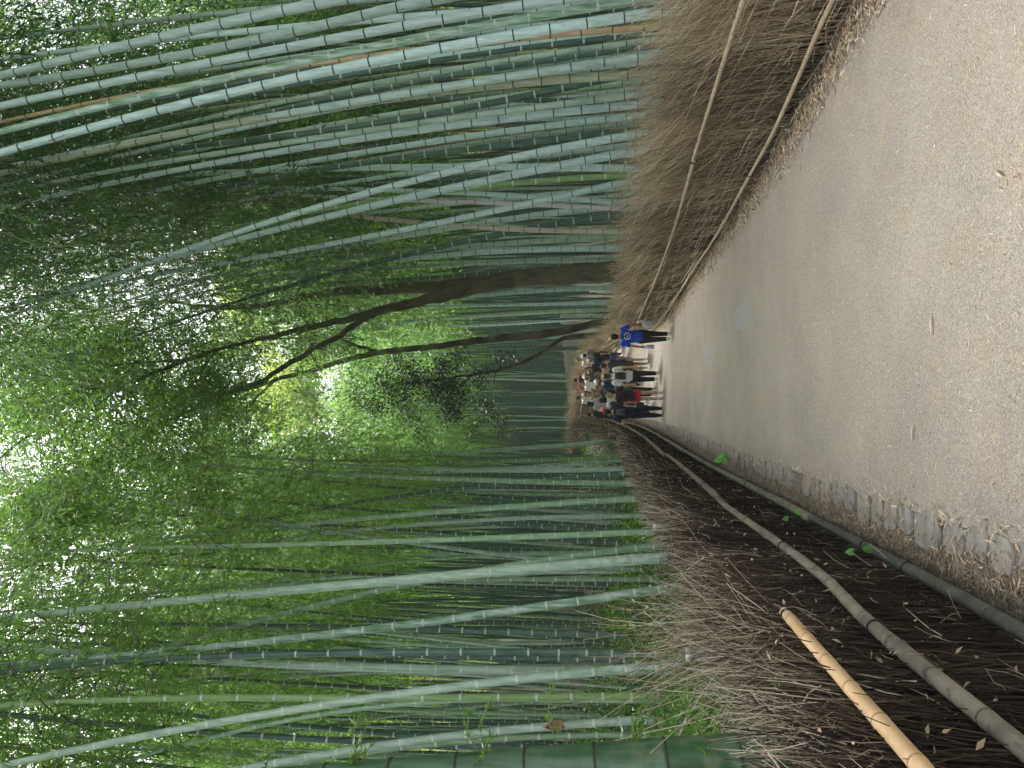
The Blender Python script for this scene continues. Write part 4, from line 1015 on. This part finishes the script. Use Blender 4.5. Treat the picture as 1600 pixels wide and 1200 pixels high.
def person(x, Y, H, face, label, top, legs, legc, shoe, hair=(.02, .016, .014), hl=0, hat=None, hatc=None, skin=None, gait=.5, armL='down', armR='down', sleeve=.5, wide=1.0, fem=False, socks=None):
    """face: 0 = walking away from the camera, pi = coming towards it. Legs: long, shorts, skirt"""
    skin = skin or SKIN; z0 = float(gz(Y))+.014
    root = empty('person', (x, Y, z0), label, 'person', 'people walking on the path', face)
    h = H; k = h*wide; st = gait*.16*h
    hip = [np.array([s*.052*k, 0, .52*h]) for s in (-1, 1)]
    foot = [np.array([s*.055*k, s*st*1.0, .05*h+(.05*h*gait if s < 0 else 0)]) for s in (-1, 1)]
    knee = [(hip[i]+foot[i])/2+np.array([0, .03*h*(.3+gait), .012*h]) for i in (0, 1)]
    sh = [np.array([s*.112*k, 0, .805*h]) for s in (-1, 1)]
    def arm(i, mode):
        s = -1 if i == 0 else 1; p = sh[i]
        if mode == 'down': e = p+np.array([s*.035*h, -.02*h-s*st*.25, -.17*h]); wv = e+np.array([s*.008*h, .03*h-s*st*.3, -.145*h])
        elif mode == 'out': e = p+np.array([s*.07*h, -.03*h, -.15*h]); wv = e+np.array([s*.01*h, .06*h, -.13*h])
        elif mode == 'fwd': e = p+np.array([s*.04*h, .01*h, -.165*h]); wv = e+np.array([-s*.03*h, .13*h, -.02*h])
        else: e = p+np.array([s*.05*h, .08*h, -.11*h]); wv = e+np.array([-s*.05*h, .07*h, .11*h])      # raised
        return e, wv
    A = [arm(0, armL), arm(1, armR)]
    b = MB()
    tors = [(0, 0, .49*h, .085*k, .062*k), (0, -.003*h, .54*h, .094*k, .067*k), (0, 0, .60*h, .080*k, .055*k), (0, .002*h, .67*h, .084*k, .058*k), (0, .002*h, .74*h, .096*k, .063*k), (0, 0, .79*h, .098*k, .055*k), (0, -.004*h, .825*h, .062*k, .042*k), (0, -.004*h, .845*h, .034*h, .034*h)]
    rings(b, tors)
    cap_tube(b, (0, -.004*h, .82*h), (0, .006*h, .885*h), .034*h, .031*h)
    hd = np.array([0, .012*h, .932*h]); ball(b, hd, (.047*h, .056*h, .066*h)); ball(b, hd+np.array([0, .018*h, -.035*h]), (.034*h, .034*h, .032*h))
    cap_tube(b, hd+np.array([0, .054*h, .006*h]), hd+np.array([0, .066*h, -.012*h]), .006*h, .009*h, 4, 8)
    for s in (-1, 1): ball(b, hd+np.array([s*.049*h, -.002*h, -.004*h]), (.007*h, .013*h, .020*h))
    for i in (0, 1):
        s = -1 if i == 0 else 1
        cap_tube(b, hip[i], knee[i], .052*k, .034*k); cap_tube(b, knee[i]+np.array([0, -.006*h, -.03*h]), foot[i], .034*k, .021*k)
        cap_tube(b, foot[i]+np.array([0, -.02*h, -.025*h]), foot[i]+np.array([0, .075*h, -.032*h]), .021*h, .017*h, 5)
        e, wv = A[i]; cap_tube(b, sh[i], e, .029*k, .022*k); cap_tube(b, e, wv, .023*k, .015*k)
        d = norm(wv-e); sd_ = norm(np.cross(d, np.array([0, 1.0, .2]))); n_ = np.cross(sd_, d); pc = wv+d*.035*h
        for j in range(3): cap_tube(b, wv+d*.008*h+sd_*(j-1)*.012*h, pc+d*.012*h+sd_*(j-1)*.014*h, .010*h, .010*h, 4, 8)
        for j in range(4):
            l_ = (.030, .036, .034, .026)[j]*h; q0 = pc+d*.014*h+sd_*(j-1.5)*.0125*h; q1 = q0+d*l_*.6+n_*.006*h; q2 = q1+d*l_*.5+n_*.018*h
            cap_tube(b, q0, q1, .0058*h, .0054*h, 4, 8); cap_tube(b, q1, q2, .0054*h, .0046*h, 4, 8)
        t0 = wv+d*.018*h-sd_*s*.016*h; cap_tube(b, t0, t0+d*.022*h-sd_*s*.016*h+n_*.006*h, .0068*h, .006*h, 4, 8); cap_tube(b, t0+d*.022*h-sd_*s*.016*h+n_*.006*h, t0+d*.044*h-sd_*s*.018*h+n_*.012*h, .006*h, .005*h, 4, 8)
    fuse(b, 'body', skin, root, .0095, 3)
    # shirt
    b = MB(); g_ = .010*h
    rings(b, [(cx, cy, cz, rx+g_*(1.3 if cz < .7*h else 1), ry+g_*1.3) for cx, cy, cz, rx, ry in ([(0, 0, .475*h, .092*k, .068*k)]+tors[1:7])]+[(0, -.004*h, .838*h, .046*h, .044*h)])
    for i in (0, 1):
        e, wv = A[i]; f = min(1, sleeve*1.25); cap_tube(b, sh[i]+np.array([0, 0, -.002*h]), sh[i]+(e-sh[i])*f, .038*k, .034*k, 8)
        if sleeve > .8: cap_tube(b, e, e+(wv-e)*.95, .031*k, .023*k)
    fuse(b, 'shirt', cl(top), root, .012, 3)
    b = MB()
    if legs == 'skirt':
        rings(b, [(0, 0, .30*h, .135*k, .115*k), (0, 0, .40*h, .118*k, .10*k), (0, 0, .50*h, .105*k, .08*k), (0, 0, .58*h, .088*k, .064*k)])
    else:
        rings(b, [(0, 0, .465*h, .085*k, .07*k), (0, -.003*h, .50*h, .103*k, .076*k), (0, -.003*h, .54*h, .102*k, .074*k), (0, 0, .585*h, .090*k, .064*k)])
        for i in (0, 1):
            if legs == 'long': cap_tube(b, hip[i]-np.array([0, 0, .01*h]), knee[i], .061*k, .045*k); cap_tube(b, knee[i], foot[i]+np.array([0, 0, .012*h]), .045*k, .034*k)
            else: q = hip[i]+(knee[i]-hip[i])*(.72 if legs == 'shorts' else .42); cap_tube(b, hip[i]-np.array([0, 0, .01*h]), q, .062*k, .060*k, 8)
    fuse(b, {'long': 'trousers', 'skirt': 'skirt'}.get(legs, 'shorts'), cl(legc), root, .012, 2)
    for i in (0, 1):
        b = MB(); q = foot[i]
        cap_tube(b, q+np.array([0, -.018*h, -.020*h]), q+np.array([0, .012*h, -.018*h]), .029*h, .027*h, 4); cap_tube(b, q+np.array([0, -.02*h, -.031*h]), q+np.array([0, .083*h, -.033*h]), .025*h, .021*h, 6)
        if socks: cap_tube(b, q, q+np.array([0, 0, .03*h]), .026*h, .027*h, 4)
        fuse(b, 'shoe', cl(shoe), root, .010, 2)
    b = MB()
    if hat != 'full':
        ball(b, hd+np.array([0, -.008*h, .016*h]), (.053*h, .058*h, .060*h)); ball(b, hd+np.array([0, -.028*h, -.012*h]), (.047*h, .036*h, .050*h))
        if hl == 1: rings(b, [(0, -.034*h, .80*h, .030*h, .016*h), (0, -.036*h, .84*h, .046*h, .026*h), (0, -.026*h, .89*h, .054*h, .044*h), (0, -.014*h, .935*h, .054*h, .052*h)])
        if hl == 2: ball(b, hd+np.array([0, -.05*h, .055*h]), (.03*h, .03*h, .03*h))
        fuse(b, 'hair', cl(hair), root, .010, 2)
    if hat:
        b = MB()
        if hat == 'cap':
            rings(b, [(0, hd[1]-.006*h, hd[2]+.012*h, .058*h, .064*h), (0, hd[1]-.006*h, hd[2]+.04*h, .054*h, .060*h), (0, hd[1]-.006*h, hd[2]+.068*h, .034*h, .038*h), (0, hd[1]-.006*h, hd[2]+.077*h, .012*h, .012*h)])
            rings(b, [(0, hd[1]+.075*h, hd[2]+.016*h, .042*h, .040*h), (0, hd[1]+.07*h, hd[2]+.026*h, .042*h, .036*h)])
        else:
            rings(b, [(0, hd[1], hd[2]+.010*h, .094*h, .098*h), (0, hd[1], hd[2]+.020*h, .088*h, .092*h), (0, hd[1], hd[2]+.028*h, .060*h, .066*h), (0, hd[1], hd[2]+.062*h, .050*h, .054*h), (0, hd[1], hd[2]+.078*h, .032*h, .034*h)])
        fuse(b, 'hat' if hat != 'cap' else 'cap', cl(hatc), root, .010, 1)
    if abs(face) > 1.6:
        b = MB()
        for s in (-1, 1): ball(b, hd+np.array([s*.019*h, .050*h, .006*h]), (.008*h, .006*h, .005*h)); cap_tube(b, hd+np.array([s*.010*h, .053*h, .017*h]), hd+np.array([s*.030*h, .047*h, .017*h]), .003*h, .003*h, 3, 6)
        cap_tube(b, hd+np.array([-.014*h, .047*h, -.036*h]), hd+np.array([.014*h, .047*h, -.036*h]), .004*h, .004*h, 3, 6)
        b.obj('face_features', EYE, root)
    return root, dict(h=h, k=k, A=A, hd=hd, sh=sh, face=face, root=root)
def to_world(d, p):
    c, s = math.cos(d['face']), math.sin(d['face']); o = d['root'].location
    return np.array([o.x+p[0]*c-p[1]*s, o.y+p[0]*s+p[1]*c, o.z+p[2]])
def backpack(d, label, col, w=.17, hh=.25, dep=.085, strap=(.03, .03, .03)):
    h = d['h']; c = np.array([0, -.062*h-dep*.55, .70*h])
    p = to_world(d, np.array([0, -.062*h, .70*h-hh*.5])); root = empty('backpack', p, label, 'backpack', 'backpacks worn by walkers', d['face'])
    lc = np.array([0, -.062*h, .70*h-hh*.5])
    b = MB(); bx = [(0, c[1]-lc[1], (c[2]-lc[2])+q*hh, w*f, dep*g) for q, f, g in ((-.5, .80, .7), (-.42, .95, .95), (-.2, 1, 1), (.1, .98, .95), (.35, .86, .82), (.47, .6, .55))]
    rings(b, [(a, e, f, rx*.62+.0, ry) for a, e, f, rx, ry in bx]); b.obj('pack', cl(col), root)
    b = MB(); b2 = [(0, c[1]-lc[1]-dep*.75, (c[2]-lc[2])+q*hh, w*f, dep*g) for q, f, g in ((-.38, .42, .3), (-.3, .48, .45), (-.05, .47, .42), (.02, .4, .3))]
    rings(b, b2); b.obj('pocket', cl(tuple(v*.75 for v in col)), root)
    for s in (-1, 1):
        b = MB(); pts = spline([np.array([s*.06*h, -.075*h, .78*h])-lc, np.array([s*.068*h, -.02*h, .845*h])-lc, np.array([s*.075*h, .068*h, .79*h])-lc, np.array([s*.085*h, .075*h, .70*h])-lc, np.array([s*.10*h, -.02*h, .62*h])-lc], 14)
        b.add(*tube(pts, .014, 8)); b.obj('strap', cl(strap), root)
    return root
def px_x(y, Y): return (600-y)/F*Y
W_, K_, N_ = (.72, .72, .73), (.018, .018, .02), (.018, .024, .055)
# 1 blue shirt
r1, d1 = person(px_x(528, 21.9)+.02, 21.9, 1.68, .06, 'person in bright blue T-shirt with white back print and black trousers, nearest the straw fence', (.006, .075, .50), 'long', K_, (.75, .75, .75), gait=.9, armR='out', armL='down', wide=1.08, skin=SKIN_D)
LOGO = cloth('white_print', (.75, .75, .78))
b = MB(); h = d1['h']       # the white emblem on the back: two rows of broken bars round an open disc
def patch(pts): 
    for (a, c, e, f) in pts:
        y0 = -.0855*h
        V = [(a, y0-.004, c), (e, y0-.004, c), (e, y0-.004, f), (a, y0-.004, f), (a, y0+.02, c), (e, y0+.02, c), (e, y0+.02, f), (a, y0+.02, f)]
        b.add(V, [(0, 1, 2, 3), (0, 4, 5, 1), (3, 2, 6, 7), (0, 3, 7, 4), (1, 5, 6, 2)])
patch([(-.075, 1.285, -.02, 1.31), (.0, 1.285, .07, 1.31), (-.10, 1.235, -.065, 1.275), (.06, 1.235, .10, 1.275), (-.10, 1.175, -.06, 1.215), (-.04, 1.20, .04, 1.23), (.055, 1.175, .10, 1.215), (-.07, 1.135, -.01, 1.16), (.015, 1.135, .07, 1.16)])
b.obj('back_print', LOGO, r1, False)
b = MB(); b.add(*tube(spline([np.array([-.04, -.02, .845])*h, np.array([-.02, -.078, .80])*h, np.array([.06, -.098, .67])*h, np.array([.115, -.07, .57])*h], 14), .012, 8))
o = b.obj('shoulder_strap', cl(K_)); o.location = r1.location; o.rotation_euler = r1.rotation_euler
tag(o, 'black strap slung across the blue T-shirt', 'strap')
hand = to_world(d1, d1['A'][1][1]); PAPER = cl((.62, .60, .66))
b = MB(); rings(b, [(0, 0, -.36, .10, .05), (0, 0, -.28, .11, .055), (0, 0, -.14, .09, .04), (0, 0, -.06, .05, .02)]); o = b.obj('carrier_bag', PAPER); o.location = hand+np.array([.02, 0, -.02]); tag(o, 'pale lilac bag hanging from the hand of the walker in blue', 'bag', 'pale bags carried by the walker in blue')
b = MB(); b.add(*tube([(0, 0, 0), (.05, -.02, -.12), (.09, -.03, -.26)], [.012, .02, .016], 10)); o = b.obj('rolled_paper', cl(W_)); o.location = hand+np.array([.06, -.02, .05]); tag(o, 'white rolled paper held in the hand of the walker in blue', 'paper')
hand = to_world(d1, d1['A'][0][1]); b = MB(); rings(b, [(0, 0, -.34, .06, .05), (0, 0, -.24, .065, .05), (0, 0, -.10, .04, .03), (0, 0, -.05, .02, .015)]); o = b.obj('carrier_bag', PAPER); o.location = hand+np.array([0, 0, -.02]); tag(o, 'narrow pale bag in the inner hand of the walker in blue', 'bag', 'pale bags carried by the walker in blue')
# 2 white shirt with olive pack
r2, d2 = person(px_x(588, 25.2), 25.2, 1.78, .05, 'person in white T-shirt and black trousers walking away, large olive backpack', W_, 'long', K_, (.7, .66, .66), gait=.8, wide=1.1, hair=(.035, .036, .025), sleeve=.6)
backpack(d2, 'large olive green backpack on the white T-shirt', (.045, .045, .030), .20, .36, .11)
# 3 maroon shirt, red shorts
r3, d3 = person(px_x(618, 24.2), 24.2, 1.72, 0, 'blonde person in maroon top, red shorts and bare legs, small black backpack', (.055, .012, .026), 'brief', (.55, .02, .05), (.72, .68, .62), hair=(.42, .29, .13), hl=2, gait=.1, armL='out', armR='out', fem=True, socks=True)
backpack(d3, 'small black backpack on the maroon top', (.016, .014, .022), .125, .26, .07)
# 4 navy
r4, d4 = person(px_x(643, 24.4), 24.4, 1.8, -.02, 'person in navy T-shirt and long navy trousers with grey backpack, beside the dark fence', (.016, .022, .05), 'long', (.012, .017, .045), K_, gait=.1, wide=1.08, hat='cap', hatc=(.03, .03, .035), armL='out')
backpack(d4, 'grey backpack on the navy T-shirt', (.085, .08, .09), .17, .30, .09)
crowd = [ # y in the photo, distance, height, facing, label, top, legs, leg colour, options
 (572, 27.6, 1.74, .05, 'person in dark top and olive shorts ahead of the white T-shirt', (.05, .045, .04), 'shorts', (.06, .055, .035), dict(gait=1.1, skin=SKIN_D)),
 (566, 28.2, 1.58, PI, 'short person in blue T-shirt and pale shorts coming towards the camera', (.012, .09, .36), 'shorts', (.45, .48, .50), dict(hl=1, armL='fwd', armR='fwd')),
 (556, 34.6, 1.80, .1, 'person with grey backpack and white cap far along beside the straw fence', (.12, .12, .15), 'long', N_, dict(hat='cap', hatc=(.65, .68, .75))),
 (563, 36.6, 1.80, .1, 'person in pale pink shirt at the far back near the straw fence', (.62, .50, .50), 'long', K_, dict(hair=(.20, .14, .09))),
 (563.5, 33.0, 1.72, PI, 'white-capped person in black coming towards the camera', (.015, .017, .03), 'long', K_, dict(hat='cap', hatc=(.75, .74, .72), wide=1.15)),
 (577, 34.2, 1.66, PI-.3, 'dark-haired person in black top with white earphones band', (.015, .015, .02), 'long', K_, dict(hl=1)),
 (588, 35.0, 1.70, PI, 'person in wide cream sun hat facing the camera', (.10, .09, .08), 'long', (.10, .09, .08), dict(hat='brim', hatc=(.66, .60, .52))),
 (584, 30.2, 1.74, PI, 'bare-shouldered person in beige top facing the camera', (.55, .40, .30), 'long', (.06, .055, .05), dict(skin=SKIN_D, sleeve=.3)),
 (596, 30.6, 1.70, PI, 'white-capped person in light pink top raising a phone with both hands', (.58, .44, .40), 'long', (.2, .2, .22), dict(hat='cap', hatc=(.78, .82, .85), armL='up', armR='up', hl=1)),
 (605, 29.8, 1.72, PI, 'person in navy shirt facing the camera in the middle of the crowd', (.022, .035, .085), 'long', (.03, .03, .04), dict(skin=SKIN_D)),
 (602, 36.2, 1.72, PI+.2, 'person in white shirt at the back of the crowd, dark hair', W_, 'long', K_, dict()),
 (612, 26.4, 1.62, 0, 'person in teal green top just ahead of the red shorts', (.01, .12, .085), 'long', K_, dict(hl=1)),
 (614.5, 30.8, 1.71, PI, 'person in charcoal top facing the camera, beside the navy shirt', (.03, .03, .034), 'long', K_, dict(hl=1)),
 (611, 36.8, 1.70, PI, 'person in maroon-brown shirt at the back of the crowd', (.12, .035, .03), 'long', K_, dict()),
 (622, 37.2, 1.74, .2, 'person in white top far back, walking away', W_, 'long', (.05, .05, .06), dict()),
 (631, 33.0, 1.72, 0, 'person in light grey shirt with pale shoulder strap, walking away', (.42, .42, .43), 'long', (.09, .09, .10), dict(hl=1)),
 (626, 28.6, 1.70, 0, 'person in white T-shirt with dark strap ahead of the blonde one', (.62, .63, .68), 'long', (.02, .02, .025), dict(hl=1)),
 (640, 27.0, 1.72, PI, 'person in red cap and black jacket coming towards the camera', (.014, .013, .02), 'long', K_, dict(hat='cap', hatc=(.55, .04, .05), sleeve=1, wide=1.1)),
 (647.5, 34.0, 1.62, 0, 'black-haired person in dark clothes far back beside the dark fence', (.02, .02, .02), 'long', K_, dict()),
 (605, 38.5, 1.72, PI, 'person in red-brown top farthest back in the crowd', (.28, .07, .05), 'long', K_, dict()),
 (594, 38.8, 1.68, .1, 'person in black jacket farthest back, hidden to the shoulders', (.02, .02, .025), 'long', K_, dict(sleeve=1)),
 (617, 34.3, 1.68, PI, 'person in tan top half hidden in the crowd', (.30, .20, .11), 'long', (.1, .09, .08), dict(hl=1)),
]
for y, Y, H, fc, lab, top, lg, lc, kw in crowd:
    kw = dict(kw); kw.setdefault('gait', .4+.3*random.random())
    rr_, dd = person(px_x(y, Y), Y, H, fc, lab, top, lg, lc, kw.pop('shoe', (.05, .05, .05) if random.random() < .6 else (.6, .6, .6)), **kw)
    if 'grey backpack and white' in lab: backpack(dd, 'grey backpack far along beside the straw fence', (.16, .17, .21), .19, .34, .1)
    if 'raising a phone' in lab:
        p = to_world(dd, (dd['A'][0][1]+dd['A'][1][1])/2+np.array([0, .03, .07])); b = MB(); rings(b, [(0, 0, -.07, .036, .006), (0, 0, -.06, .04, .007), (0, 0, .06, .04, .007), (0, 0, .07, .036, .006)]); o = b.obj('phone', cl(K_)); o.location = p; tag(o, 'black phone held up in the crowd', 'phone')

# ------------------------------------------------------------------ misty air under the canopy
me = bpy.data.meshes.new('haze'); bm = bmesh.new(); bmesh.ops.create_cube(bm, size=1); bm.to_mesh(me); bm.free()
hb = link('haze', me); hb.scale = (340, 340, 72); hb.location = (0, 100, 34.5)
hm = bpy.data.materials.new('haze'); hm.use_nodes = True; hn = hm.node_tree; hn.nodes.clear()
ho = node(hn, 'ShaderNodeOutputMaterial'); hv = node(hn, 'ShaderNodeVolumePrincipled'); hv.inputs['Color'].default_value = (.86, .93, .95, 1); hv.inputs['Density'].default_value = HAZE
hn.links.new(hv.outputs[0], ho.inputs['Volume']); me.materials.append(hm)
tag(hb, 'thin misty air under the bamboo canopy', 'haze', kind='stuff')
# ------------------------------------------------------------------ render settings
S.render.engine = 'CYCLES'
S.view_settings.view_transform = 'Standard'; S.view_settings.look = 'None'; S.view_settings.gamma = 1
S.view_settings.use_curve_mapping = False
S.view_settings.exposure = 1.95
S.cycles.use_denoising = True
S.cycles.volume_bounces = 1; S.cycles.max_bounces = 8; S.cycles.diffuse_bounces = 4; S.cycles.transmission_bounces = 6; S.cycles.glossy_bounces = 2
S.cycles.sample_clamp_indirect = 6
